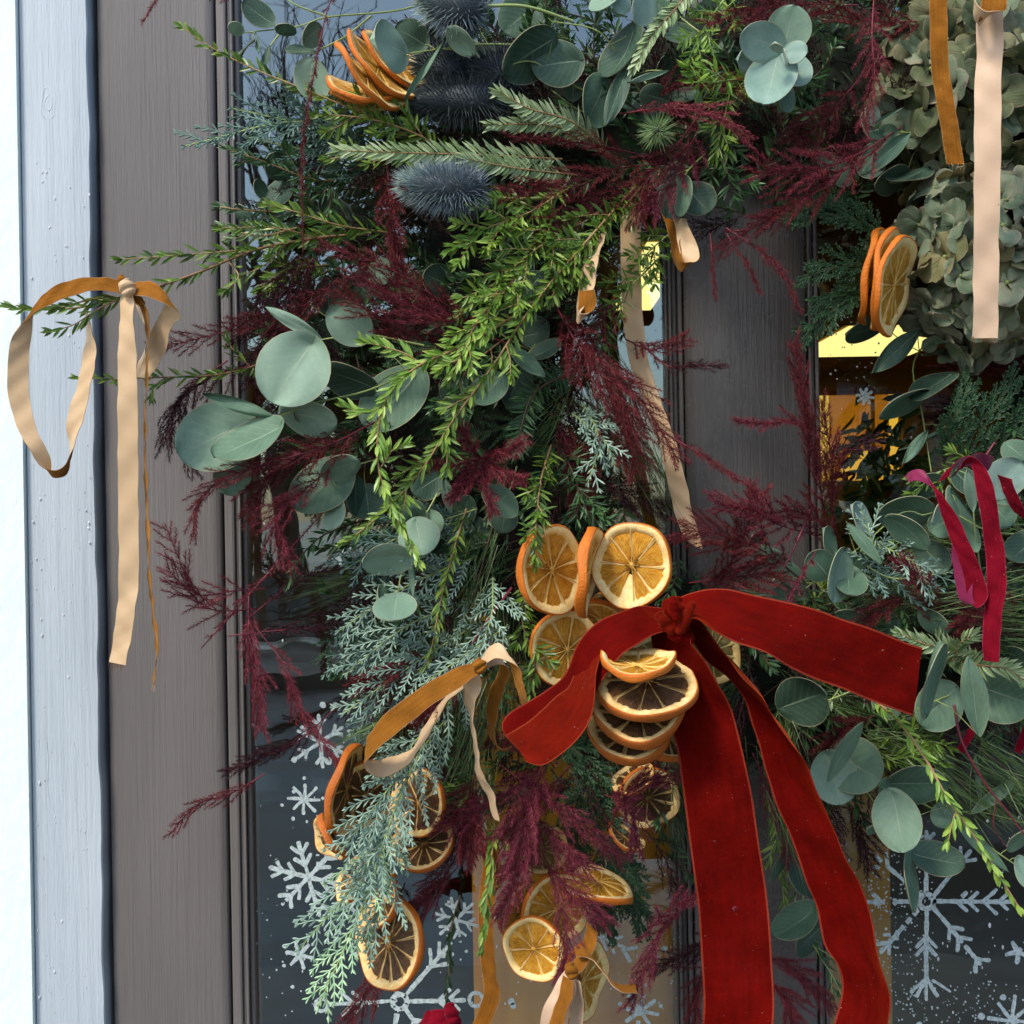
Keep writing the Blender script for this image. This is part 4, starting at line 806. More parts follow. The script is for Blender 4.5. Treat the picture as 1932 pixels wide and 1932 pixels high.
sprig('green needle sprig pointing left below the thin hanging plume', Q((740,440,.1),(640,425,.13),(560,400,.14),(510,388,.14)), 30, 6.5, 4.6, .75, m_hem, m_stem)
sprig('faint green needle sprig at the edge of the blue pane', Q((700,330,.08),(600,340,.1),(500,305,.11),(430,282,.11)), 30, 5.5, 5.5, .7, m_hem_d, m_stem, nb=3, tl=60)
sprig('bushy green needle sprig under the top orange slices', Q((900,330,.1),(800,260,.13),(700,225,.14),(600,215,.14)), 30, 6.5, 4.2, .85, m_hem, m_stem, nb=5, tl=80)
sprig('bright green needle sprig left of the silvery twigs', Q((860,310,.11),(790,300,.13),(700,290,.14),(620,300,.14)), 28, 6, 4.5, .85, m_hem, m_stem, nb=4, tl=60)
sprig('long low conifer branch that carries the caramel bow far left', Q((700,440,.1),(590,450,.12),(480,472,.15),(380,512,.17),(300,540,.175),(235,560,.18),(150,580,.18),(70,584,.18),(0,578,.18),(-30,570,.18)), 30, 6.5, 7, .65, m_hem, m_stem, sr=3,
      twigs=[Q((520,465,.14),(420,475,.16),(330,482,.165),(232,489,.165)), Q((240,558,.18),(190,580,.185),(140,612,.185),(100,624,.185)), Q((430,492,.15),(450,520,.16),(430,545,.16)), Q((540,460,.13),(500,500,.15),(455,520,.15)), Q((210,558,.18),(150,570,.19),(110,582,.19)), Q((600,450,.12),(520,430,.14),(420,430,.15))], flat=.9)
sprig('lower left conifer twig passing behind the hanging bow tail', Q((560,650,.1),(480,690,.12),(400,708,.135),(300,712,.14),(220,715,.14),(152,713,.14)), 28, 6, 7, .7, m_hem, m_stem, flat=.9, twigs=[Q((470,690,.12),(440,660,.13),(430,640,.13)), Q((320,712,.14),(290,730,.14),(285,745,.14))])
sprig('bright yellow-green hanging sprig ending right of the dusky leaf', Q((1030,420,.14),(960,540,.17),(905,600,.185),(870,670,.19),(850,712,.19)), 30, 7, 3.2, .75, m_hem_y, m_stem, sr=2.6, nb=6, tl=80, flat=.9)
sprig('longest green conifer branch sweeping from top right down left', Q((1200,350,.12),(1120,440,.15),(1010,570,.17),(930,690,.18),(850,800,.18),(800,880,.18),(730,960,.18),(655,1022,.18)), 30, 7, 3.6, .8, m_hem, m_stem, sr=2.6, nb=7, tl=85, flat=.9)
sprig('arching fresh green branch with yellow stem hanging over eucalyptus', Q((980,590,.15),(880,650,.18),(790,690,.195),(730,750,.2),(712,830,.2),(718,900,.2),(745,970,.2),(788,1055,.2)), 30, 7.5, 3.8, .6, m_hem_y, m_stem, sr=2.8, flat=.9, twigs=[Q((725,765,.2),(690,780,.2),(655,768,.2)), Q((800,690,.19),(760,665,.19),(690,645,.19)), Q((720,880,.2),(740,850,.2),(760,840,.2))])
sprig('dense fresh green sprig below the blue thistle', Q((1130,400,.12),(1040,450,.15),(950,520,.165),(860,600,.17)), 31, 7, 3.2, .95, m_hem, m_stem, nb=8, tl=110, flat=.9)
sprig('bushy green sprig right of the blue thistle stalk', Q((1080,350,.12),(1000,400,.15),(920,430,.16),(850,470,.16)), 30, 7, 3.2, .95, m_hem_y, m_stem, nb=7, tl=90, flat=.9)
sprig('leafy green sprig sloping above the small peach ribbon curl', Q((1230,330,.11),(1150,420,.14),(1080,490,.155),(1010,560,.16)), 30, 7, 3.4, .95, m_hem, m_stem, nb=7, tl=95, flat=.9)
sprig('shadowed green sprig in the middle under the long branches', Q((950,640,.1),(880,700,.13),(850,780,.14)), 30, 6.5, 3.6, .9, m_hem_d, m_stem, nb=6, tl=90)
sprig('starry green tuft at the inner rim beside the yellow glow', Q((1250,480,.1),(1200,530,.12),(1150,580,.13),(1120,620,.13)), 31, 6.5, 4, .95, m_hem, m_stem_g, nb=5, tl=80)
sprig('green tuft hanging over the inner ribbon near the ring edge', Q((1290,420,.09),(1240,460,.11),(1200,500,.12)), 30, 6, 4, .95, m_hem, m_stem_g, nb=4, tl=70)
sprig('comb-like dark fir sprig left of the long peach ribbon', Q((1080,700,.1),(1010,740,.13),(985,800,.145),(975,850,.15)), 36, 4.6, 3, 1.15, m_hem_d, m_stem_d, both=True, bend=.3)
sprig('fir sprig hanging straight down onto the left orange slice', Q((1040,840,.12),(1022,900,.16),(1012,980,.18),(1010,1060,.19)), 30, 6, 3, .95, m_hem, m_stem, nb=4, tl=50)
sprig('dark fir twig right of the one hanging onto the orange slice', Q((1050,830,.11),(1080,890,.13),(1100,950,.14),(1130,990,.14)), 30, 5, 3.2, .95, m_hem_d, m_stem_d, nb=5, tl=60)
sprig('green twig running down beside the stacked lower orange slice', Q((1000,1090,.11),(985,1170,.14),(1010,1240,.155),(1000,1310,.15)), 28, 6, 4, .8, m_hem, m_stem_d, nb=4, tl=60)
sprig('pale underside needle twig pointing down left at the top', Q((1330,-60,.12),(1280,10,.15),(1235,60,.17),(1200,120,.18)), 34, 8, 6, .5, m_hem_s, m_stem, both=True)
sprig('olive green needle tuft under the pale twig at the top', Q((1380,-20,.1),(1330,50,.13),(1300,110,.14)), 32, 6.5, 4, .9, m_hem_y, m_stem_g, nb=5, tl=80)
sprig('bristly bright needle tuft left of the blue rosette', Q((1440,160,.1),(1390,150,.14),(1330,155,.16),(1300,130,.17)), 36, 7, 3.4, 1.1, m_hem_y, m_stem_g, nb=3, tl=60)
sprig('green needles hanging beneath the rosette left side', Q((1380,150,.1),(1370,210,.13),(1350,290,.135)), 34, 5, 4, .7, m_hem, m_stem_g, nb=5, tl=80)
sprig('dark needle sprig right below the top burgundy plumes', Q((1350,230,.09),(1370,320,.11),(1400,360,.11)), 32, 5, 4, .8, m_hem_d, m_stem_d, nb=5, tl=80)
sprig('drooping rosemary sprig hanging below the purple plume', Q((935,1540,.13),(928,1610,.16),(918,1700,.17),(908,1785,.17)), 30, 8, 5.5, .35, m_hem, m_stem, kind='rosemary_sprig')
sprig('rosemary side shoot right of the hanging rosemary', Q((940,1560,.13),(955,1590,.15),(970,1612,.155)), 32, 8, 5, .4, m_hem, m_stem, kind='rosemary_sprig')
sprig('thin rosemary twig hanging right of the big dark orange slice', Q((868,1690,.08),(850,1760,.1),(848,1820,.1),(842,1880,.1)), 24, 6, 7, .35, m_hem_d, m_stem, kind='rosemary_sprig')
sprig('long yellow-green sprig arching down the right edge', Q((1640,1315,.13),(1690,1355,.17),(1745,1430,.19),(1790,1510,.2),(1840,1580,.2),(1890,1660,.2),(1940,1740,.2)), 28, 8, 6.5, .5, m_hem_y, m_stem, flat=.9, sr=3, twigs=[Q((1802,1535,.2),(1795,1560,.2),(1790,1585,.2))])
sprig('frosty needle tips over the tail of the red ribbon', Q((1860,1270,.11),(1800,1230,.14),(1745,1215,.15),(1700,1196,.155)), 32, 7.5, 4.5, .7, m_hem_s, m_stem, both=True)
sprig('frosty needle twig reaching right under the crimson ribbon', Q((1780,1240,.12),(1850,1255,.15),(1900,1262,.16),(1940,1290,.165)), 32, 8, 4, .75, m_hem_s, m_stem, both=True, twigs=[Q((1800,1245,.13),(1810,1215,.15),(1835,1200,.155))])
sprig('frosty needle twig standing up behind the upright eucalyptus', Q((1750,1290,.1),(1780,1250,.13),(1770,1205,.135)), 30, 7, 4.4, .8, m_hem_s, m_stem)
sprig('small pale needle spray poking out below the red tail', Q((1590,1260,.08),(1585,1295,.1),(1565,1325,.11)), 28, 5.5, 4, .9, m_hem_s, m_stem_g)
sprig('needle spray below the frosty sprigs at right centre', Q((1680,1380,.08),(1740,1390,.11),(1765,1415,.12)), 32, 6, 4, .9, m_hem, m_stem_g, nb=3, tl=70)
sprig('needle twig along the lower edge right of the folded leaf', Q((1620,1430,.09),(1690,1425,.11),(1780,1440,.12)), 30, 6, 4.4, .8, m_hem, m_stem_g, nb=4, tl=60)
sprig('dark needle twig behind the lower right eucalyptus', Q((1560,1560,.05),(1500,1700,.06),(1580,1860,.06),(1600,1930,.06)), 26, 5, 7, .7, m_hem_d, m_stem_g, nb=5, tl=60)
sprig('thin needle twig left of the second red tail', Q((1440,1480,.05),(1470,1600,.06),(1480,1720,.06)), 28, 5, 5, .6, m_hem, m_stem_g, nb=3, tl=60)
sprig('green hanging conifer strand over the pine needles', Q((880,960,.11),(850,1060,.14),(830,1140,.15),(815,1220,.15),(800,1265,.15)), 27, 6, 4.5, .55, m_hem, m_stem)
sprig('dark needles below the dusky eucalyptus leaf', Q((690,980,.08),(610,1010,.1),(560,1060,.11),(545,1100,.11)), 26, 5, 5, .7, m_hem_d, m_stem_d)
sprig('dark green needles behind the red wine plume at the left pane edge', Q((620,500,.08),(540,510,.1),(490,545,.11)), 28, 6, 4.5, .85, m_hem, m_stem, nb=3, tl=60)
sprig('left needle tuft over the door moulding', Q((560,430,.1),(490,445,.12),(420,428,.125)), 28, 6, 4.5, .8, m_hem_s, m_stem, nb=3, tl=50)
sprig('small green tip over the moulding under the juniper', Q((520,400,.09),(450,395,.11),(415,390,.11)), 24, 5.5, 5, .8, m_hem_d, m_stem)
sprig('right rim conifer twig between pine and pane', Q((1932,880,.08),(1800,880,.1),(1720,930,.11)), 28, 5.5, 4.5, .8, m_hem, m_stem_g, nb=4, tl=70)
sprig('green needle twig crossing the ring below the inner pane', Q((1500,1190,.07),(1600,1060,.09),(1680,1030,.1)), 28, 5.5, 4.5, .8, m_hem_y, m_stem_g, nb=3, tl=60)
sprig('green needle twig near the bottom beneath the purple plume', Q((960,1420,.08),(880,1500,.1),(850,1560,.1)), 26, 5.5, 4.5, .8, m_hem, m_stem_g, nb=4, tl=60)

# ---- juniper, cypress, pine
jj = [('blue juniper spray at the left edge of the lower wreath', (900,960,.09),(760,1010,.12),(650,1075,.12), m_jun_d), ('blue juniper spray pointing left under the kidney leaves', (900,1050,.1),(760,1110,.13),(640,1190,.13), m_jun),
      ('blue juniper spray left of the caramel loop', (900,1130,.1),(770,1180,.14),(655,1270,.14), m_jun), ('blue juniper spray drooping toward the small snowflake', (880,1190,.11),(770,1260,.15),(650,1345,.15), m_jun),
      ('shaded juniper spray above the kidney leaves', (900,980,.07),(790,1000,.09),(700,1030,.09), m_jun_d), ('pale juniper spray right of the pine needles', (930,1090,.12),(925,1170,.16),(880,1270,.17), m_jun),
      ('pale juniper spray beside the caramel knot', (960,1180,.11),(900,1220,.15),(800,1290,.16), m_jun), ('juniper spray under the caramel loop', (880,1290,.12),(800,1380,.16),(720,1470,.17), m_jun),
      ('juniper spray hanging over the lower orange slices', (840,1360,.13),(740,1480,.18),(640,1610,.19), m_jun), ('middle juniper spray hanging beside the edge-on slice', (800,1400,.13),(740,1540,.18),(690,1700,.19), m_jun),
      ('juniper spray tip pointing down left over the lowest slice', (760,1500,.14),(690,1640,.19),(565,1790,.2), m_jun), ('lowest juniper spray with lime tips', (740,1560,.14),(680,1720,.19),(600,1900,.2), m_jun_y),
      ('short juniper spray left of the big dark slice', (740,1580,.14),(720,1700,.18),(690,1790,.19), m_jun), ('small pale juniper spray hanging beside the plume at ring centre', (1100,760,.12),(1130,830,.15),(1110,910,.15), m_jun),
      ('small pale juniper spray above the fir twig', (1080,780,.12),(1140,830,.15),(1160,880,.15), m_jun),
      ('dark juniper spray reaching left over the moulding at the top', (700,280,.08),(560,230,.12),(350,275,.13), m_jun_d), ('dark juniper spray against the blue pane top left', (700,260,.08),(600,240,.11),(440,205,.12), m_jun_d),
      ('dark juniper fringe below the first one at top left', (720,330,.07),(600,290,.1),(470,260,.1), m_jun_d),
      ('juniper spray left of the crimson ribbon', (1700,1130,.09),(1660,1060,.12),(1625,960,.13), m_jun), ('juniper spray under the crimson loops', (1640,1020,.1),(1720,1060,.14),(1760,1120,.14), m_jun), ('juniper spray at the ring bottom above the red tail', (1600,1040,.1),(1680,1090,.13),(1790,1080,.13), m_jun_d)]
for lab, a, b, c, m_ in jj:
    L = math.hypot(c[0]-a[0], c[1]-a[1]); spray(lab, Q(a, b, c, n=8), min(120, L*.42+20), max(7, int(L/19)), 19, 3.8, 13, m_, m_stem_g, .62, .6, lv=1, flat=.5, out=.5)
mj = (MB(), MB())
for i in range(42):
    u, v = RS.uniform(665, 900), RS.uniform(990, 1330)
    if u < 660 + abs(v-1160)*.2: continue
    d = RS.uniform(.05,.1); du, dv = -RS.uniform(.4,1), RS.uniform(-.1,.9); spray('', qpath(u, v, u+du*80, v+dv*80, 5, d, d+.02, 5), 45, 5, 17, 3.2, 11, m_jun_d, lv=1, mass=mj, flat=.8, out=.6)
tag(mj[1].build('juniper_greenery', m_jun_d, None, False, 'stuff'), 'grey-blue juniper mass on the left flank of the lower wreath', 'greenery'); tag(mj[0].build('juniper_twigs', m_stem_d, None, False, 'stuff'), 'fine twigs inside the grey-blue juniper mass', 'twigs') if mj[0].V else None
cc = [('flat cypress frond reaching left over the middle stile top', (1700,470,.08),(1600,410,.1),(1472,412,.11)), ('flat cypress frond left of the tilted orange slices', (1700,520,.08),(1610,500,.1),(1510,522,.11)),
      ('flat cypress frond hanging over the pane edge', (1660,530,.09),(1590,570,.11),(1512,640,.12)), ('flat cypress frond above the tilted orange slices', (1640,400,.07),(1560,380,.09),(1480,395,.09)),
      ('flat cypress frond low left of the hydrangea', (1640,440,.07),(1600,540,.09),(1530,580,.09)),
      ('cypress frond rising behind the crimson ribbon', (1800,900,.08),(1860,800,.1),(1920,700,.11)), ('cypress frond fanning left of the crimson ribbon', (1780,880,.08),(1800,800,.1),(1830,720,.1)), ('second cypress frond at the right edge', (1840,900,.08),(1900,820,.1),(1950,750,.11)),
      ('dark cypress frond hanging in the lower centre', (1070,1430,.08),(1130,1530,.1),(1190,1640,.1)), ('dark cypress frond right of the purple plume', (1040,1450,.07),(1080,1540,.09),(1100,1660,.09)),
      ('cypress tip hanging over the amber pane', (1130,1580,.09),(1180,1660,.1),(1220,1770,.1)), ('cypress tip left of the curved orange rind', (1150,1620,.09),(1145,1690,.1),(1140,1755,.1)), ('cypress frond beside the red loop', (1040,1380,.08),(1110,1440,.1),(1150,1520,.1))]
for lab, a, b, c in cc: spray(lab, Q(a, b, c, n=8), 95, 11, 12, 3.0, 7, m_cyp, m_stem_d, .42, .42, 'cypress_frond', 'frond', 2, .2)
for lab, a in (('pine tuft fanning down under the fir sprigs', (930,990,880,1180)), ('pine tuft in the middle of the lower left wreath', (900,1080,850,1300)), ('pine tuft beside the caramel knot', (960,1130,940,1330)), ('pine tuft below the caramel knot', (920,1280,880,1440)),
               ('loose pine tuft along the long peach ribbon', (1120,620,1190,780)), ('drooping pine tuft over the ring edge', (1170,760,1230,900)), ('pine tuft fanning right above the red tail', (1560,1160,1700,1120)), ('pine tuft on the right under the crimson ribbon', (1700,1140,1900,1130)),
               ('pine tuft at the right edge', (1820,1190,1940,1200)), ('pine tuft below the red tail end', (1640,1360,1760,1460)), ('pine tuft behind the yellow-green sprig', (1700,1380,1860,1520)), ('pine tuft at the lower right edge', (1830,1400,1940,1480)), ('pine tuft between the red tails and eucalyptus', (1440,1380,1490,1560))):
    pine(lab, *a, n=90, L=150, spread=60, d=RS.uniform(.09,.12))

# ---- burgundy asparagus plumes
def pl(label, pts, Lb=80, nb=16, hair=10, m_=None, **k): plume(label, Q(*pts), Lb*1.0, int(nb*1.35), hair*1.45, .85, m_=m_, hw=1.15, **k)
pl('thin dark wine strand hanging in front of the blue pane', [(640,-40,.1),(612,40,.15),(585,180,.17),(570,300,.17),(572,470,.17)], 26, 16, 9, m_plum, ang=.3, out=.1)
pl('single wine strand dropping over the stile at the top', [(330,-60,.1),(300,-10,.12),(268,45,.12)], 16, 6, 8, m_plum_l, ang=.3)
pl('small burgundy fringe at the top over the moulding', [(500,-40,.1),(450,-20,.11),(400,-5,.11)], 40, 8, 8, m_plum)
pl('full brush-like burgundy plume hanging left of the blue thistle', [(730,300,.12),(735,370,.16),(745,440,.17),(752,520,.17)], 100, 20, 11, m_plum, ang=.3)
pl('burgundy plume under the silvery needles going left', [(1240,310,.11),(1150,320,.14),(1050,350,.155),(950,365,.16)], 90, 18, 10, m_plum)
pl('burgundy plume drooping right of the thistle stalk', [(1230,330,.1),(1160,370,.13),(1080,400,.145),(1010,450,.15)], 90, 16, 10, m_plum)
pl('slim burgundy plume between silvery needle twigs', [(1200,290,.1),(1100,270,.13),(960,258,.15)], 60, 14, 9, m_plum, ang=.35)
pl('red-wine plume with long fingers right of the thistle bud', [(1170,215,.12),(1250,205,.16),(1340,215,.17),(1410,265,.17)], 90, 14, 9, m_plum_l, ang=.3)
pl('dark wine plume arching above the long fingered plume', [(1210,200,.1),(1300,150,.13),(1400,170,.14)], 80, 14, 9, m_plum)
pl('burgundy plume sloping down over the small green thistle', [(1330,200,.11),(1280,270,.14),(1220,340,.15),(1200,420,.15)], 90, 18, 10, m_plum)
pl('airy wine plume over the dark eucalyptus leaves', [(1320,240,.11),(1280,320,.14),(1230,400,.15)], 90, 16, 10, m_plum_p)
pl('fan-shaped wine plume at right below the rosette', [(1700,240,.11),(1620,290,.15),(1530,320,.165),(1425,325,.17)], 130, 18, 10, m_plum_l, ang=.5)
pl('wine plume fingers drooping below the fan', [(1660,280,.11),(1580,330,.15),(1500,380,.16),(1440,420,.16)], 110, 16, 10, m_plum, ang=.45)
pl('upright wine plume between rosette and hydrangea', [(1650,-20,.12),(1645,70,.16),(1650,150,.17),(1630,240,.17)], 70, 16, 10, m_plum_l, ang=.5)
pl('dark burgundy plume at the top right corner of the rosette', [(1760,40,.1),(1650,40,.13),(1540,20,.14)], 90, 16, 10, m_plum)
pl('burgundy plume along the top edge left of the rosette', [(1620,10,.1),(1480,10,.13),(1330,45,.14)], 80, 18, 10, m_plum)
pl('dark plume under the rosette', [(1620,150,.09),(1560,220,.11),(1500,270,.12)], 100, 16, 10, m_plum)
pl('drooping wine plume in front of the upper middle stile', [(1560,350,.12),(1480,400,.15),(1400,440,.16),(1360,470,.16)], 60, 12, 9, m_plum)
pl('thin wine strand falling right over the middle stile', [(1370,430,.14),(1430,470,.155),(1480,520,.16),(1510,590,.16)], 40, 10, 9, m_plum, ang=.35)
pl('thin wine strand falling straight over the middle stile', [(1340,440,.13),(1345,500,.14),(1350,565,.14)], 24, 7, 8, m_plum, ang=.3)
pl('second thin wine strand over the middle stile', [(1370,440,.13),(1410,500,.14),(1435,555,.14)], 24, 7, 8, m_plum, ang=.3)
pl('wine plume diagonal across the centre left', [(900,620,.13),(820,560,.17),(720,500,.18),(610,465,.18)], 80, 18, 10, m_plum, ang=.4)
pl('wide burgundy plume above the dusky leaf pair', [(960,650,.13),(860,610,.17),(760,570,.175),(680,520,.175)], 110, 20, 11, m_plum_l, ang=.4)
pl('burgundy plume below the wide one at centre left', [(900,680,.12),(800,640,.15),(700,590,.16),(640,550,.16)], 90, 16, 10, m_plum)
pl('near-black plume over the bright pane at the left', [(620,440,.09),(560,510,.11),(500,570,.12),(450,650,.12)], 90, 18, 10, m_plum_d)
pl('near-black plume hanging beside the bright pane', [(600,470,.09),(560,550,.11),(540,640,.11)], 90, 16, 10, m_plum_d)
pl('dark wine plume above the biggest pale leaf', [(660,500,.1),(600,560,.12),(520,600,.13),(440,610,.13)], 90, 16, 10, m_plum)
pl('wine plume crossing the stile left of the biggest leaf', [(560,620,.1),(460,620,.12),(370,640,.13),(300,655,.13)], 70, 14, 10, m_plum)
pl('dark feathery plume left of the overlapping leaves', [(480,690,.1),(400,710,.12),(330,770,.13),(310,840,.13)], 90, 18, 10, m_plum_d, droop=.25)
pl('wine plume hanging beside the caramel tail', [(430,680,.1),(350,740,.12),(340,820,.13),(370,890,.13)], 70, 16, 10, m_plum_d, droop=.3)
pl('long wine plume diagonal under the overlapping leaves', [(720,790,.13),(620,840,.17),(520,870,.18),(430,900,.18),(375,945,.18),(365,1010,.18)], 70, 22, 10, m_plum, ang=.4)
pl('dark burgundy plume below the dusky eucalyptus', [(700,800,.12),(600,850,.15),(500,900,.16)], 90, 16, 10, m_plum)
pl('fluffy wine plume hanging over the pane edge', [(640,870,.12),(580,920,.16),(520,980,.17),(545,1060,.17)], 90, 20, 11, m_plum_l, ang=.4)
pl('second fluffy wine plume beside the moulding', [(560,860,.11),(500,910,.14),(470,980,.15)], 80, 16, 11, m_plum)
pl('long thin rosy stalk plume reaching down left', [(660,910,.1),(595,983,.13),(480,1110,.15),(382,1221,.15)], 30, 5, 8, m_plum_l, start=.55)
pl('rosy feather fan over the stile at lower left', [(500,1110,.13),(440,1115,.15),(370,1120,.155),(340,1060,.155),(312,990,.155)], 75, 16, 9, m_plum_l, ang=.6)
pl('rosy feathers pointing up left over the stile', [(480,1150,.13),(400,1150,.15),(350,1110,.155),(315,1070,.155)], 70, 14, 9, m_plum_l, ang=.6)
pl('rosy plume hanging down along the moulding', [(470,1110,.13),(470,1200,.15),(485,1290,.155),(492,1375,.155)], 80, 20, 9, m_plum_l, ang=.4)
pl('rosy plume hanging over the lower pane', [(480,1180,.12),(540,1260,.14),(560,1330,.14),(610,1400,.14),(650,1460,.14)], 60, 18, 9, m_plum_l, ang=.4)
pl('near-black thin plume from the juniper to the moulding', [(470,1165,.05),(540,1110,.06),(600,1080,.07),(665,1075,.07)], 50, 12, 8, m_plum_d, ang=.3)
pl('near-black plume lying level over the pane', [(430,1200,.05),(520,1190,.06),(600,1185,.07),(690,1180,.07)], 60, 16, 9, m_plum_d, ang=.3)
pl('near-black plume rising from the moulding to the caramel loop', [(640,1330,.06),(560,1400,.07),(490,1430,.08),(430,1455,.08)], 70, 18, 9, m_plum_d, ang=.35)
pl('dark wine plume tip low over the stile', [(500,1460,.08),(440,1495,.09),(370,1520,.1),(320,1575,.1)], 50, 14, 9, m_plum, ang=.45)
for i, (a, lab) in enumerate((((800,880),'left arm of the bright burgundy starburst'),((985,835),'right arm of the bright burgundy starburst'),((930,965),'lower arm of the bright burgundy starburst'),((860,790),'upper arm of the bright burgundy starburst'),((985,905),'lower right arm of the bright burgundy starburst'),((850,940),'lower left arm of the bright burgundy starburst'))):
    pl(lab, [(905,865,.14),((905+a[0])/2,(865+a[1])/2+6,.165),(a[0],a[1],.17)], 48, 12, 11, m_plum_l, ang=.4, start=.05)
pl('main burgundy plume sweeping beside the peach ribbon', [(1040,560,.12),(1090,650,.16),(1150,730,.17),(1200,820,.17)], 120, 22, 11, m_plum, ang=.45)
pl('second burgundy plume over the peach ribbon', [(1060,600,.12),(1150,690,.16),(1220,770,.17),(1280,870,.17)], 100, 20, 11, m_plum, ang=.4)
pl('wine plume on the left of the peach ribbon', [(1180,540,.11),(1120,620,.15),(1080,700,.155)], 90, 16, 11, m_plum)
pl('burgundy plume dropping from the ring edge', [(1110,700,.11),(1170,800,.14),(1200,890,.15)], 100, 18, 11, m_plum)
pl('thin dark tip over the middle stile left edge', [(1200,640,.1),(1260,690,.13),(1310,690,.14),(1370,690,.14)], 40, 12, 9, m_plum_d, ang=.4)
pl('wine tuft over the bright pane gap', [(1180,640,.1),(1230,660,.13),(1300,640,.135)], 60, 12, 9, m_plum)
pl('thin wine strand sweeping right over the middle stile', [(1240,810,.12),(1310,850,.145),(1370,890,.15),(1440,935,.15)], 40, 12, 9, m_plum, ang=.3)
pl('deep burgundy plume under the ring edge', [(1120,900,.08),(1180,930,.1),(1250,960,.1)], 90, 16, 10, m_plum_d)
pl('tall burgundy plume standing at the pane edge', [(1560,1010,.1),(1545,900,.13),(1520,780,.14),(1500,650,.14)], 95, 24, 11, m_plum, ang=.35)
pl('second tall burgundy plume in front of the pane edge', [(1570,1000,.1),(1570,880,.12),(1550,760,.13)], 80, 18, 11, m_plum, ang=.4)
pl('burgundy tuft pointing left over the middle stile', [(1560,820,.1),(1500,795,.13),(1440,800,.14),(1392,795,.14)], 50, 12, 10, m_plum_l, ang=.3)
pl('dark wisps over the bright right pane', [(1540,900,.09),(1580,860,.11),(1650,830,.11)], 60, 12, 9, m_plum_d)
pl('burgundy plume arching from the ring bottom to the stile', [(1540,1010,.11),(1470,990,.15),(1420,960,.16),(1350,950,.16)], 90, 18, 11, m_plum_l)
pl('burgundy plume heaped under the middle stile', [(1520,1100,.1),(1440,1040,.14),(1360,1010,.15),(1290,1000,.15)], 110, 20, 11, m_plum)
pl('burgundy plume rising above the red knot', [(1330,1130,.11),(1380,1060,.14),(1410,990,.15),(1430,930,.15)], 100, 20, 11, m_plum)
pl('burgundy plume right of the red knot', [(1300,1100,.1),(1380,1090,.13),(1460,1080,.14)], 100, 18, 11, m_plum)
pl('burgundy plume below the tall one', [(1600,1050,.1),(1540,980,.13),(1480,960,.14)], 90, 16, 10, m_plum)
pl('small lilac-red sprig lying on the red ribbon tail', [(1540,1040,.15),(1510,1090,.19),(1480,1150,.205),(1462,1190,.21)], 40, 12, 9, m_plum_p, ang=.3)
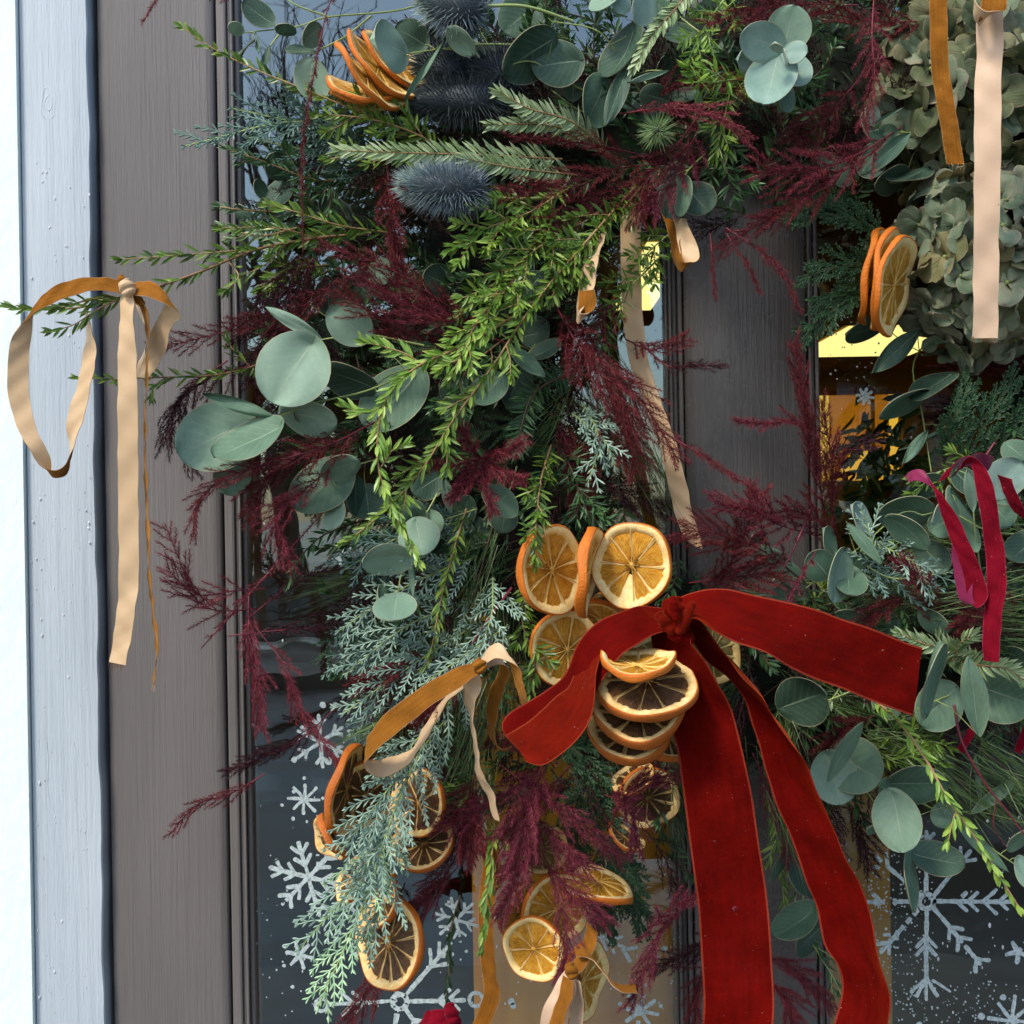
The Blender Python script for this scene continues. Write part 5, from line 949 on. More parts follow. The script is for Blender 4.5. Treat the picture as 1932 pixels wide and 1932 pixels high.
for i, (pp, lab, mm) in enumerate((
  ([(1060,1420,.1),(980,1480,.14),(900,1530,.15),(820,1560,.15)], 'purple plume heap left part under the red loop', m_plum_p), ([(1080,1440,.1),(1000,1530,.14),(930,1590,.15)], 'purple plume in the middle of the heap', m_plum_p),
  ([(940,1440,.1),(1020,1500,.14),(1100,1560,.15),(1170,1620,.15)], 'purple plume running right from the heap', m_plum_p), ([(960,1480,.1),(1040,1580,.14),(1110,1640,.15)], 'purple plume trailing down right of the heap', m_plum_p),
  ([(920,1500,.09),(860,1600,.12),(800,1690,.13)], 'dark purple plume trailing left over the pane', m_plum), ([(1000,1560,.12),(980,1650,.16),(940,1730,.17)], 'purple plume veiling the lower slices', m_plum_p),
  ([(1020,1600,.12),(1060,1700,.16),(1070,1790,.17),(1060,1840,.17)], 'purple plume hanging to the bottom bow', m_plum_p), ([(1010,1620,.12),(1080,1680,.16),(1140,1740,.16)], 'purple plume over the curved rind', m_plum_p), ([(880,1420,.09),(960,1400,.12),(1030,1420,.13)], 'dusky plume above the heap', m_plum),
  ([(1150,1560,.12),(1180,1500,.15),(1230,1470,.16),(1300,1460,.165)], 'bright purple plume tip touching the red tail', m_plum_p), ([(1140,1500,.12),(1190,1520,.16),(1200,1600,.16)], 'bright purple drooping fork left of the red tail', m_plum_p),
  ([(1200,1780,.13),(1270,1710,.18),(1340,1690,.205),(1410,1690,.21)], 'purple plume crossing the wide red tail', m_plum_p), ([(1310,1700,.13),(1250,1750,.17),(1220,1820,.175),(1190,1890,.175)], 'purple plume drooping over the amber pane', m_plum_p),
  ([(1400,1770,.06),(1320,1790,.08),(1230,1830,.08)], 'dark plume behind the wide red tail', m_plum_d), ([(1380,1800,.05),(1320,1850,.07),(1310,1930,.07)], 'dark plume hanging at the middle stile foot', m_plum),
  ([(1420,1420,.12),(1450,1490,.13),(1480,1560,.13),(1490,1620,.13)], 'purple strand between the two red tails', m_plum_p), ([(1430,1800,.05),(1500,1830,.07),(1570,1900,.07)], 'rosy fine fern behind the second red tail', m_plum_l),
  ([(1440,1850,.05),(1480,1880,.06),(1500,1940,.06)], 'rosy fern wisps at the bottom edge', m_plum_l), ([(1650,1350,.1),(1600,1370,.12),(1560,1410,.12)], 'wine plume below the red tail', m_plum), ([(1720,1120,.1),(1660,1150,.12),(1620,1200,.12)], 'wine plume upon the pine right of centre', m_plum),
  ([(1780,1200,.1),(1740,1110,.14),(1710,1070,.145)], 'rosy plume tip left of the crimson tail', m_plum_l), ([(1932,1130,.1),(1870,1140,.13),(1810,1180,.135)], 'wine plume right of the crimson tail', m_plum), ([(1900,1180,.09),(1840,1200,.11),(1780,1230,.12)], 'wine plume above the frosty tips', m_plum),
  ([(1750,690,.05),(1830,690,.07),(1932,680,.07)], 'dark red plume under the hydrangea', m_plum), ([(1900,760,.05),(1820,760,.07),(1760,790,.07)], 'dark red wisps beside the right pane', m_plum_d), ([(1590,1500,.05),(1620,1560,.06),(1640,1640,.06)], 'dark wisps over the lower right pane', m_plum_d),
  ([(730,1780,.07),(700,1860,.09),(650,1940,.09)], 'dark wine wisp at the bottom left of the pane', m_plum), ([(860,1640,.1),(820,1680,.12),(780,1720,.12)], 'purple wisp right of the big dark slice', m_plum_p),
  ([(830,1240,.12),(760,1260,.15),(680,1290,.155)], 'dark wine tuft on the juniper', m_plum), ([(860,1240,.13),(830,1310,.17),(800,1350,.175)], 'wine tuft hanging from the caramel knot', m_plum))):
    pl(lab, pp, 85, 17, 10, mm, ang=.42)
pl('thick purple plume at the heart of the lower heap', [(1030,1430,.12),(1000,1500,.15),(985,1580,.16),(960,1650,.16)], 120, 26, 11, m_plum_p, ang=.5)
pl('thick wine plume filling the left of the lower heap', [(900,1450,.11),(880,1530,.14),(900,1610,.15)], 110, 24, 11, m_plum, ang=.5)
pl('thick wine plume behind the centre left leaves', [(640,420,.07),(560,520,.08),(520,620,.09),(480,720,.09)], 120, 26, 11, m_plum_d, ang=.5)
pl('wine plume filling the gap right of the starburst', [(1040,780,.1),(1080,860,.12),(1100,950,.12)], 110, 22, 11, m_plum, ang=.5)
for lab, pts in (('bare wine red twig at the lower right', [(1800,1330,.13),(1815,1400,.14),(1860,1480,.14),(1900,1530,.14),(1950,1600,.14)]), ('bare red stalk rising at the right edge', [(1860,860,.1),(1900,800,.1),(1950,730,.1)]), ('bare wine stalk over the juniper', [(965,1110,.13),(920,1170,.16),(890,1215,.165)]), ('thin wine stalk above the red ribbon', [(1530,960,.13),(1500,1030,.14),(1470,1090,.14)])):
    p = Q(*pts); t = thing('wine_twig', lab, 'twig', p[0]); mb = MB(); tube(mb, p, np.linspace(2.8,1.2,len(p))*M(.12), 6, .6)
    if 'lower' in lab: tube(mb, Q((1880,1505,.14),(1875,1560,.14),(1900,1600,.13)), 1.1*M(.12), 5, .5)
    mb.build('stem', m_stem_r, t)

# ---- dried orange slices
def orange(label, u, v, R, d, phi=0, th=0, kind='bright', curl=0.0, ca=0.0, spin=0.0, h=.085, nseg=10, hole=False, fold=0.0, cat='orange slice', wob=.045):
    nseg = nseg + RS.randint(-2, 2)
    """phi: picture direction (degrees, 0 right, 90 down) the face leans to, th: by how much"""
    k = M(d); c = P(u, v, d); Rm = R*k; f, g = math.radians(phi), math.radians(th)
    nrm = -Fv*math.cos(g) + (Rv*math.cos(f) - Uv*math.sin(f))*math.sin(g); nrm = unit(nrm)
    ax = unit(Rv - nrm*(Rv@nrm)) if abs(Rv@nrm) < .9 else unit(Uv - nrm*(Uv@nrm)); ay = np.cross(nrm, ax); sp = math.radians(spin); wp = RS.uniform(0, 6)
    ca_ = math.radians(ca); mr, mp_, mf = ORA[kind]; mm_ = MEM[kind]
    t = thing('orange_slice', label, cat, c)
    def W(x, y, z):
        x, y, z = np.asarray(x, float), np.asarray(y, float), np.asarray(z, float)
        a = np.arctan2(y, x); q = 1 + wob*np.sin(2*a+wp) + wob*.5*np.sin(5*a+wp*2); x, y = x*q, y*q
        s_ = x*math.cos(ca_)+y*math.sin(ca_); c_ = -x*math.sin(ca_)+y*math.cos(ca_)
        z = z + curl*s_**2 + .06*np.sin(2*a+wp)*(x*x+y*y) + .03*np.sin(5*a+wp*2)*(x*x+y*y) - curl*.25
        if fold:                                        # rolled over: bend the far part up and back
            m = s_ > 0; ang = np.clip(s_*fold, 0, 2.6); r_ = 1/fold
            s2 = np.where(m, np.sin(ang)*(r_-z), s_); z = np.where(m, r_-(r_-z)*np.cos(ang), z); s_ = s2
        x, y = s_*math.cos(ca_)-c_*math.sin(ca_), s_*math.sin(ca_)+c_*math.cos(ca_)
        return c + Rm*(x[...,None]*ax + y[...,None]*ay + z[...,None]*nrm)
    def revolve(prof, mb, n=60, noise_=.0):
        V = []; U = []
        a = np.arange(n)*2*PI/n + sp; prof = np.array(prof)
        nz = 1 + noise_*np.sin(a*17+wp)*np.cos(a*7) + noise_*.6*np.sin(a*31)
        r = prof[None,:,0]*np.where(prof[None,:,0] < .9, nz[:,None], 1); X_ = r*np.cos(a)[:,None]; Y_ = r*np.sin(a)[:,None]; Z_ = np.broadcast_to(prof[None,:,1]*(1+.12*np.sin(a*5+wp))[:,None], X_.shape)
        m = len(prof); mb.add(W(X_, Y_, Z_).reshape(-1,3), [(i*m+j, i*m+(j+1)%m, ((i+1)%n)*m+(j+1)%m, ((i+1)%n)*m+j) for i in range(n) for j in range(m-1)])
    mb = MB(); revolve([(.955,h*.98),(.972,h*1.06),(.99,h*.75),(1.0,h*.1),(.99,-h*.7),(.972,-h*1.06),(.955,-h*.98)], mb); mb.build('rind', mr, t)
    mb = MB(); revolve([(.2,0.004),(.78,.006),(.8,h*.55),(.85,h*.9),(.905,h*1.03),(.9552,h*.99)], mb, noise_=.03); revolve([(.9552,-h*.99),(.905,-h*1.03),(.85,-h*.9),(.8,-h*.55),(.78,-.006),(.2,-.004)], mb, noise_=.022)
    mb.build('pith', mp_, t)
    # membranes between the segments and the core star
    mb = MB(); dA = 2*PI/nseg; offs = [RS.uniform(-.2,.2) for _ in range(nseg)]
    for i in range(nseg):
        a = sp + (i+offs[i])*dA; rr = np.linspace(.03, .84, 7); wd = np.array([.014,.008,.006,.005,.006,.009,.02])
        for sg in (1, -1):
            zt = sg*h*np.array([.9,.72,.62,.6,.62,.7,.85]); 
            xs = np.stack([rr*math.cos(a)-wd*math.sin(a), rr*math.cos(a), rr*math.cos(a)+wd*math.sin(a)], 1); ys = np.stack([rr*math.sin(a)+wd*math.cos(a), rr*math.sin(a), rr*math.sin(a)-wd*math.cos(a)], 1)
            zs = np.stack([zt*.5, zt, zt*.5], 1); mb.add(W(xs, ys, zs).reshape(-1,3), [(j*3+q, (j+1)*3+q, (j+1)*3+q+1, j*3+q+1) for j in range(6) for q in (0,1)])
    a = np.arange(16)*2*PI/16; r = np.where(np.arange(16)%2, .085, .04)
    for sg in (1,-1): mb.add(W(np.append(r*np.cos(a),0), np.append(r*np.sin(a),0), np.append(a*0+sg*h*.55, sg*h*1.0)), [(i,(i+1)%16,16) for i in range(16)])
    mb.build('membrane', mm_, t)
    for i in range(nseg):
        a0 = sp + (i+offs[i])*dA + .03; a1 = sp + (i+1+offs[(i+1)%nseg])*dA - .03
        if hole and i == nseg//2: a1 = a0 + (a1-a0)*.55
        na, nr = 8, 8; A_, R_ = np.meshgrid(np.linspace(0,1,na), np.linspace(0,1,nr)); edge = np.sin(PI*A_)**.35*np.sin(PI*np.clip(R_*.97+.02,0,1))**.4
        rr = .045 + .765*R_; am = (a0+a1)/2; aa = am + (A_-.5)*(a1-a0)*(.55+.45*np.clip(R_*3,0,1)); wr_ = .16*np.sin(aa*46+R_*5+wp)*np.sin(R_*9+aa*7)+.12*np.sin(aa*23+wp)
        mb = MB()
        for sg in (1,-1):
            z = sg*h*edge*(.56 + wr_*.8 - .12*np.sin(PI*A_)*np.sin(PI*R_))
            V = W(rr*np.cos(aa), rr*np.sin(aa), z).reshape(-1,3); mb.add(V, [(p*na+q, p*na+q+1, (p+1)*na+q+1, (p+1)*na+q) if sg > 0 else (p*na+q, (p+1)*na+q, (p+1)*na+q+1, p*na+q+1) for p in range(nr-1) for q in range(na-1)], uv=np.stack([aa, R_+i*3.7, A_*0], -1).reshape(-1,3))
        mb.build('segment', mf, t)
    return t
orange('left upright orange slice of the bright trio, half turned to the right', 1040, 1075, 84, .165, 5, 40, 'bright', .1, 30, 12, h=.11)
orange('edge-on orange slice standing between the two bright round ones', 1108, 1078, 85, .185, 8, 79, 'bright', .06, 80, 0, h=.11)
orange('bright round orange slice facing the viewer, right of the trio', 1193, 1067, 80, .175, 200, 20, 'bright', .06, 0, 40, h=.13, hole=True)
orange('orange slice under the bright trio, left of the red ribbon', 1070, 1225, 76, .145, 20, 16, 'bright', .05, 0, 75, h=.1)
orange('thin dried slice edge showing behind the trio, upper', 1170, 1160, 62, .13, 130, 62, 'olive', .12, 20, 0, h=.08)
orange('thin dried slice edge showing behind the trio, lower', 1140, 1172, 60, .14, 120, 55, 'bright', .12, 0, 30, h=.1)
orange('curled orange slice at the top of the stack hanging below the red knot', 1222, 1290, 92, .235, 262, 50, 'brown', -.2, 0, 10, h=.11)
orange('folded orange slice lying on the top of the stack under the knot', 1203, 1252, 74, .245, 268, 78, 'bright', .35, 0, 40, h=.1)
orange('middle orange slice of the stack below the red knot', 1206, 1338, 86, .222, 258, 50, 'brown', .3, 10, 50, h=.14)
orange('lowest orange slice of the stack below the red knot', 1190, 1372, 82, .208, 256, 48, 'brown', .25, 20, 20, h=.14)
orange('orange slice peeping out beneath the stack at the red tail', 1262, 1395, 60, .155, 270, 62, 'brown', .2, 0, 20, h=.12)
orange('dull olive orange slice behind the right red ribbon', 1340, 1232, 66, .12, 0, 30, 'olive', .06, 0, 20)
orange('pale slice piece behind the red knot', 1240, 1240, 50, .14, 280, 40, 'olive', .1, 0, 20)
orange('frontmost slanting orange slice of the fan at the top', 692, 146, 84, .145, 318, 72, 'bright', .1, 30, 0, h=.06)
orange('second slanting orange slice of the fan at the top', 714, 128, 82, .132, 318, 70, 'bright', .1, 30, 50, h=.06)
orange('rearmost slanting orange slice of the fan at the top', 742, 112, 74, .115, 315, 62, 'bright', .08, 30, 0, h=.06)
orange('level orange slice under the fan at the top', 686, 176, 72, .125, 285, 68, 'bright', .12, 0, 20, h=.06)
orange('flat dried slice sticking out below the fan at the top', 680, 195, 58, .12, 280, 80, 'bright', .1, 0, 70, h=.08)
orange('outer orange slice of the three beside the hydrangea', 1645, 522, 96, .1, 12, 68, 'bright', .08, 0, 0, h=.062)
orange('middle orange slice of the three beside the hydrangea', 1666, 526, 95, .122, 14, 66, 'bright', .1, 0, 40, h=.062)
orange('inner orange slice of the three beside the hydrangea', 1686, 538, 92, .145, 16, 58, 'bright', .06, 0, 20, h=.062)
orange('big dark brown oval orange slice low at the left', 735, 1778, 88, .15, 200, 44, 'brown', .06, 60, 10, h=.085, nseg=11)
orange('upper dark dried slice right of the juniper', 790, 1515, 66, .13, 200, 38, 'brown', .1, 30, 30, h=.09)
orange('lower dark dried slice right of the juniper', 800, 1592, 62, .125, 250, 52, 'brown', .08, 0, 60, h=.09)
orange('edge-on dried slice hanging under the caramel loop', 652, 1490, 84, .13, 8, 76, 'brown', .1, 60, 0, h=.09)
orange('brown dried slice hidden behind the juniper spray', 690, 1500, 70, .11, 20, 30, 'brown', .05, 0, 20)
orange('small rusty folded slice sticking out left of the juniper', 622, 1580, 50, .135, 150, 66, 'brown', .3, 60, 0, h=.13)
orange('curled dried slice edge just above the big dark slice', 722, 1700, 56, .135, 215, 66, 'brown', .3, 20, 0, h=.1)
orange('dried slice edge hidden in the lower juniper', 665, 1660, 50, .12, 210, 70, 'brown', .2, 0, 10, h=.1)
orange('amber slice with thick white pith at the bottom centre', 1008, 1790, 60, .15, 200, 14, 'bright', .06, 0, 15, h=.13, nseg=9)
orange('long amber slice right of the bottom bow', 1100, 1852, 78, .14, 0, 54, 'bright', .1, 90, 30, h=.06)
orange('amber slice veiled by the purple plume at the bottom', 1050, 1715, 72, .125, 20, 20, 'bright', .08, 0, 60, h=.09)
orange('orange slice with white edge left behind the amber slices', 985, 1720, 58, .12, 10, 40, 'bright', .05, 0, 10, h=.1)
orange('dried slice hidden in the purple plume heap', 1020, 1600, 52, .12, 260, 30, 'olive', .06, 0, 10)
orange('curved orange rind lying right of the purple plume', 1130, 1672, 66, .13, 275, 78, 'bright', -.35, 0, 10, h=.1)
orange('dark dried slice beside the wide red tail', 1222, 1505, 62, .11, 20, 18, 'brown', .05, 0, 10, nseg=10)
orange('pale edge of a curled dried slice above the dark one', 1195, 1470, 46, .11, 240, 68, 'brown', .2, 30, 20, h=.07)
orange('dried slice end pointing down beside the cypress tip', 1180, 1580, 40, .11, 300, 74, 'brown', .2, 0, 0)

# ---- ribbons
def strip(par, name, rows, Wf, mats, n=8, cup=.0, th=.0004, fray=0, wavy=.0):
    """rows: (u, v, d, angle of the width in the picture, visible width px[, sign]); Wf full width px"""
    L = []
    for r in rows:
        u, v, d, a, w = r[:5]; sg = r[5] if len(r) > 5 else 1; k = M(d); a = math.radians(a); Wm = Wf*k; w_ = max(-1, min(1, w/Wf))
        wv_ = (Rv*math.cos(a) - Uv*math.sin(a))*(Wm*w_) + CAMDIR*(sg*Wm*math.sqrt(1-w_*w_)); c = P(u, v, d); L.append((c-wv_/2, c+wv_/2))
    L = catmull(np.array(L).reshape(len(rows), 6), n).reshape(-1, 2, 3); m = len(L); na = 9; q = np.linspace(0, 1, na)
    full = Wf*M(rows[0][2]); wd = L[:,1]-L[:,0]; cur = np.linalg.norm(wd, axis=1, keepdims=True); mid = L.mean(1); wdn = wd/(cur+1e-9); f = np.clip(full/(cur+1e-9), 1, 3)
    Lx = np.stack([mid - wdn*full/2, mid + wdn*full/2], 1) if True else L
    V = Lx[:,0,None]*(1-q)[None,:,None] + Lx[:,1,None]*q[None,:,None]
    T = unit(np.gradient(mid, axis=0)); nn = unit(np.cross(T, wdn)); V = V + nn[:,None]*(cup*full*((q-.5)**2*4-1))[None,:,None]
    arc = np.concatenate([[0], np.cumsum(np.linalg.norm(np.diff(mid, axis=0), axis=1))])
    if wavy: V = V + nn[:,None]*(wavy*full*np.sin(arc/full*1.7)[:,None]*np.cos((q-.2)*2.5)[None,:])[...,None]
    w1, w2, w3 = RS.uniform(0,6,3); sA = (arc/full)[:,None]; qq = q[None,:]
    V = V + nn[:,None]*(full*(.035*np.sin(sA*2.3+w1+qq*3) + .028*np.sin(sA*4.9+w2-qq*4) + .008*np.sin(sA*9+w3+qq*7)))[...,None] + wdn[:,None]*(full*.012*np.sin(sA*3.1+w2))[...,None]
    uv = np.stack([np.broadcast_to(q*2-1, (m,na)), np.broadcast_to(arc[:,None], (m,na)), np.zeros((m,na))], -1).reshape(-1,3)
    mb = MB(); F = [(i*na+j, i*na+j+1, (i+1)*na+j+1, (i+1)*na+j) for i in range(m-1) for j in range(na-1)]
    N_ = nn[:,None]*th/2; mb.add((V+N_).reshape(-1,3), F, uv=uv, mi=0); mb.add((V-N_).reshape(-1,3), [tuple(reversed(x)) for x in F], uv=uv, mi=1)
    per = [i*na for i in range(m)] + [(m-1)*na+j for j in range(1,na)] + [i*na+na-1 for i in range(m-2,-1,-1)] + [j for j in range(na-2,0,-1)]
    a, b = (V+N_).reshape(-1,3)[per], (V-N_).reshape(-1,3)[per]; K_ = len(per); mb.add(np.concatenate([a,b]), [(i,(i+1)%K_,K_+(i+1)%K_,K_+i) for i in range(K_)], uv=np.tile([1,0,0],(2*K_,1)), mi=0)
    if fray:
        for _ in range(fray): x = RS.rand(); p0 = Lx[-1,0]*(1-x)+Lx[-1,1]*x; tube(mb, [p0-T[-1]*.001, p0+T[-1]*.0015+RS.normal(0,.0006,3), p0+T[-1]*RS.uniform(.002,.006)+RS.normal(0,.001,3)], [.00015,.00012,.00005], 3, mi=1)
    return mb.build(name, mats, par)
def knot(par, u, v, d, ru, rv, ang, m_, name='knot', turns=1.5):
    """ribbon pulled tight: a lump ridged by its folds"""
    k = M(d); c = P(u, v, d); a = math.radians(ang); A = Rv*math.cos(a)-Uv*math.sin(a); B = Rv*math.sin(a)+Uv*math.cos(a); n1, n2 = 40, 30; V = []; U = []
    for i in range(n1):
        th = PI*i/(n1-1)
        for j in range(n2):
            ph = 2*PI*j/n2; x = math.cos(th); r = math.sin(th)**.6; rg = 1 + .11*math.sin(turns*4.2*x+1.6*math.sin(ph)+2) + .08*math.sin(5*x+2*ph) + .04*math.sin(13*x+ph)
            V.append(c + A*(x*ru*k) + B*(r*rg*math.cos(ph)*rv*k) + CAMDIR*(r*rg*math.sin(ph)*rv*k*.9)); U.append((.5*math.sin(5*x), x*.02, 0))
    mb = MB(); mb.add(V, [(i*n2+j, (i+1)*n2+j, (i+1)*n2+(j+1)%n2, i*n2+(j+1)%n2) for i in range(n1-1) for j in range(n2)], uv=U); mb.build(name, m_, par)
VT = [m_tanv, m_tans]; TV = [m_tans, m_tanv]
# the caramel bow on the far left branch
t = thing('ribbon_bow', 'caramel velvet bow with peach back tied on the branch in front of the white frame', 'bow', P(238,545,.185))
strip(t, 'loop', [(236,545,.19,80,26),(190,535,.195,88,30),(130,545,.2,95,34),(85,565,.2,108,40),(52,600,.19,135,38),(38,650,.185,165,32),(34,730,.185,176,36),(48,800,.185,190,38),(75,855,.185,200,30),(92,892,.178,-110,12),(122,888,.175,-80,14),(135,850,.178,-30,20),(142,790,.18,-8,36),(160,720,.18,-8,34),(170,660,.18,0,30),(166,610,.178,10,20),(158,570,.178,10,12)], 38, VT)
strip(t, 'loop', [(246,545,.19,90,24),(280,545,.2,82,34),(308,558,.205,70,38),(328,578,.2,55,44),(318,598,.19,30,40),(305,620,.185,10,40),(294,660,.18,8,40),(282,690,.17,8,38),(268,712,.16,12,34)], 44, TV)
strip(t, 'loop', [(268,712,.158,10,34),(272,670,.155,20,20),(280,630,.16,20,14),(268,585,.17,30,30),(250,560,.18,50,26)], 40, VT)
strip(t, 'tail', [(240,552,.195,0,28),(239,600,.198,0,32),(240,680,.198,0,37),(241,800,.198,0,38),(242,950,.195,0,38),(243,1080,.195,2,38),(238,1150,.195,4,37),(230,1205,.193,10,36),(222,1252,.192,8,36)], 38, TV, fray=26)
strip(t, 'tail', [(250,552,.19,20,18),(268,575,.19,20,22),(278,620,.19,0,14),(277,700,.19,0,13),(274,800,.19,0,12),(275,900,.19,0,14),(279,1000,.19,0,15),(282,1090,.188,0,14),(290,1160,.186,0,16),(296,1220,.186,0,14),(290,1290,.185,0,9)], 36, VT, fray=10)
knot(t, 240, 543, .2, 17, 15, 60, m_tans); knot(t, 231, 530, .2, 12, 8, 60, m_tanv); knot(t, 262, 566, .192, 14, 7, 45, m_tanv)
# the caramel bow on the juniper
t = thing('ribbon_bow', 'narrow caramel bow with long open loop lying on the blue juniper', 'bow', P(905,1260,.19))
strip(t, 'loop', [(912,1256,.2,70,20),(870,1275,.21,60,30),(810,1310,.215,50,38),(750,1355,.215,48,40),(708,1395,.215,50,32),(690,1425,.21,80,18),(696,1446,.205,95,16),(730,1447,.195,85,28),(775,1425,.19,65,16),(810,1370,.19,40,12),(850,1310,.19,50,12),(900,1272,.19,60,10)], 42, VT)
strip(t, 'loop', [(905,1250,.2,110,20),(935,1228,.21,95,26),(962,1240,.215,60,26),(975,1270,.215,20,22),(985,1310,.21,10,16),(998,1345,.2,0,14)], 36, VT)
strip(t, 'loop', [(920,1248,.195,100,22),(945,1240,.195,80,24),(952,1265,.19,20,18),(935,1310,.185,20,26),(928,1350,.18,0,18),(930,1395,.175,-10,12),(950,1415,.17,-40,10),(965,1408,.165,-60,10)], 36, VT)
strip(t, 'tail', [(900,1262,.2,50,22),(892,1290,.2,20,34),(886,1320,.2,10,22),(890,1360,.195,0,10),(898,1410,.19,0,8),(905,1460,.18,0,16),(925,1500,.175,5,18),(936,1545,.17,5,14)], 36, TV)
strip(t, 'tail', [(925,1600,.15,0,24),(925,1640,.15,0,30),(918,1700,.15,0,30),(917,1760,.15,0,28),(922,1830,.15,0,28),(928,1870,.15,5,30),(918,1910,.15,20,30),(900,1950,.15,20,30)], 32, VT)
knot(t, 905, 1256, .21, 14, 13, 50, m_tanv)
# the big red velvet bow
RB = [m_red, m_redb]; BR = [m_redb, m_red]
t = thing('ribbon_bow', 'big scarlet velvet bow tied below the dried orange slices', 'bow', P(1272,1165,.2))
strip(t, 'loop', [(1262,1168,.215,70,44),(1225,1172,.222,82,50),(1180,1188,.232,75,60),(1143,1212,.236,60,70),(1110,1255,.236,42,68),(1088,1300,.236,40,70),(1055,1335,.236,50,78),(1018,1362,.237,52,82),(985,1382,.243,42,70),(970,1398,.251,34,56),(976,1412,.262,42,56),(1004,1406,.268,54,72),(1042,1382,.268,52,74),(1076,1346,.262,45,68),(1098,1305,.25,25,50),(1106,1265,.235,0,34),(1125,1225,.22,-30,34),(1170,1200,.21,-60,34),(1240,1180,.205,-80,30)], 84, RB, wavy=.06)
strip(t, 'tail', [(1272,1160,.215,88,38),(1305,1142,.225,100,40),(1345,1150,.23,100,74),(1400,1165,.235,102,100),(1470,1188,.235,106,108),(1550,1218,.23,108,116),(1630,1250,.225,108,122),(1690,1272,.22,106,126),(1732,1285,.218,102,128)], 128, BR, wavy=.04)
strip(t, 'tail', [(1290,1170,.21,60,40),(1268,1200,.22,20,56),(1290,1260,.225,8,90),(1315,1330,.225,5,116),(1340,1430,.222,4,124),(1362,1550,.22,3,127),(1378,1680,.22,2,128),(1390,1800,.222,2,128),(1394,1880,.225,2,126),(1388,1960,.225,2,122)], 130, RB, cup=.05, wavy=.04)
strip(t, 'tail', [(1300,1168,.205,50,40),(1325,1205,.215,40,58),(1370,1260,.22,42,70),(1420,1320,.22,36,78),(1465,1400,.22,24,84),(1495,1480,.22,20,96),(1530,1570,.22,20,92),(1565,1640,.22,14,96),(1590,1720,.22,12,92),(1605,1800,.225,8,88),(1628,1850,.23,14,84),(1632,1900,.23,4,76),(1620,1970,.23,-4,76)], 112, RB, cup=.14, wavy=.1)
knot(t, 1275, 1162, .235, 36, 26, 75, m_red, turns=1.5); knot(t, 1256, 1176, .24, 26, 12, 50, m_redb, turns=1.5); knot(t, 1294, 1166, .245, 34, 11, 115, m_redb, turns=1.3); knot(t, 1285, 1202, .235, 26, 13, 15, m_red, turns=1.4); knot(t, 1272, 1148, .25, 24, 10, 80, m_red, turns=1)
# hydrangea ribbons
t = thing('hanging_ribbon', 'short caramel velvet ribbon end hanging in front of the hydrangea', 'ribbon', P(1775,0,.2)); strip(t, 'band', [(1770,-40,.2,0,30),(1771,60,.2,0,31),(1774,130,.2,2,30),(1785,200,.2,4,30),(1794,255,.2,5,31),(1802,310,.2,6,30)], 32, VT, fray=8)
t = thing('hanging_ribbon', 'long blush satin ribbon hanging straight down over the hydrangea', 'ribbon', P(1862,0,.22)); BL = [m_blsh, m_tanv]
strip(t, 'band', [(1866,10,.215,0,46),(1868,80,.215,0,42),(1864,160,.215,0,42),(1863,300,.215,0,47),(1861,450,.215,0,48),(1860,560,.215,0,48),(1859,638,.215,0,48)], 48, BL, wavy=.02, fray=18)
strip(t, 'loop', [(1838,-40,.22,0,-18),(1838,0,.225,5,-14),(1842,24,.228,30,-16),(1856,36,.232,80,-10),(1872,26,.235,-10,44),(1876,0,.235,0,44),(1878,-50,.23,0,44)], 46, TV)
# inner ribbons
t = thing('ribbon_curl', 'small peach ribbon loop hanging at the inner rim over the middle stile', 'ribbon', P(1285,440,.12)); strip(t, 'band', [(1262,405,.11,20,26),(1272,430,.12,10,22),(1275,465,.13,0,14),(1280,492,.135,-15,10),(1290,504,.14,-75,8),(1302,496,.145,0,20),(1300,470,.14,5,34),(1290,440,.135,10,26),(1283,412,.125,20,20)], 36, VT)
t = thing('hanging_ribbon', 'long peach ribbon hanging slantwise inside the wreath beside the pane', 'ribbon', P(1190,420,.1)); strip(t, 'band', [(1190,400,.1,0,38),(1190,480,.1,0,38),(1193,580,.1,0,36),(1205,680,.105,5,36),(1232,760,.11,14,34),(1258,830,.115,16,32),(1275,900,.12,10,32),(1288,960,.12,8,32),(1300,1000,.12,12,32),(1312,1030,.12,30,22)], 38, [m_tans, m_tanv], fray=6)
t = thing('ribbon_curl', 'peach ribbon curl showing its caramel side left of the long peach ribbon', 'ribbon', P(1110,480,.15)); strip(t, 'band', [(1136,440,.15,10,12),(1128,470,.155,10,12),(1112,505,.16,0,26),(1106,545,.162,0,28),(1096,575,.165,20,14),(1092,598,.168,-60,10),(1104,598,.17,-30,22),(1108,575,.172,-5,32),(1106,548,.17,0,28)], 34, [m_tans, m_tanv])
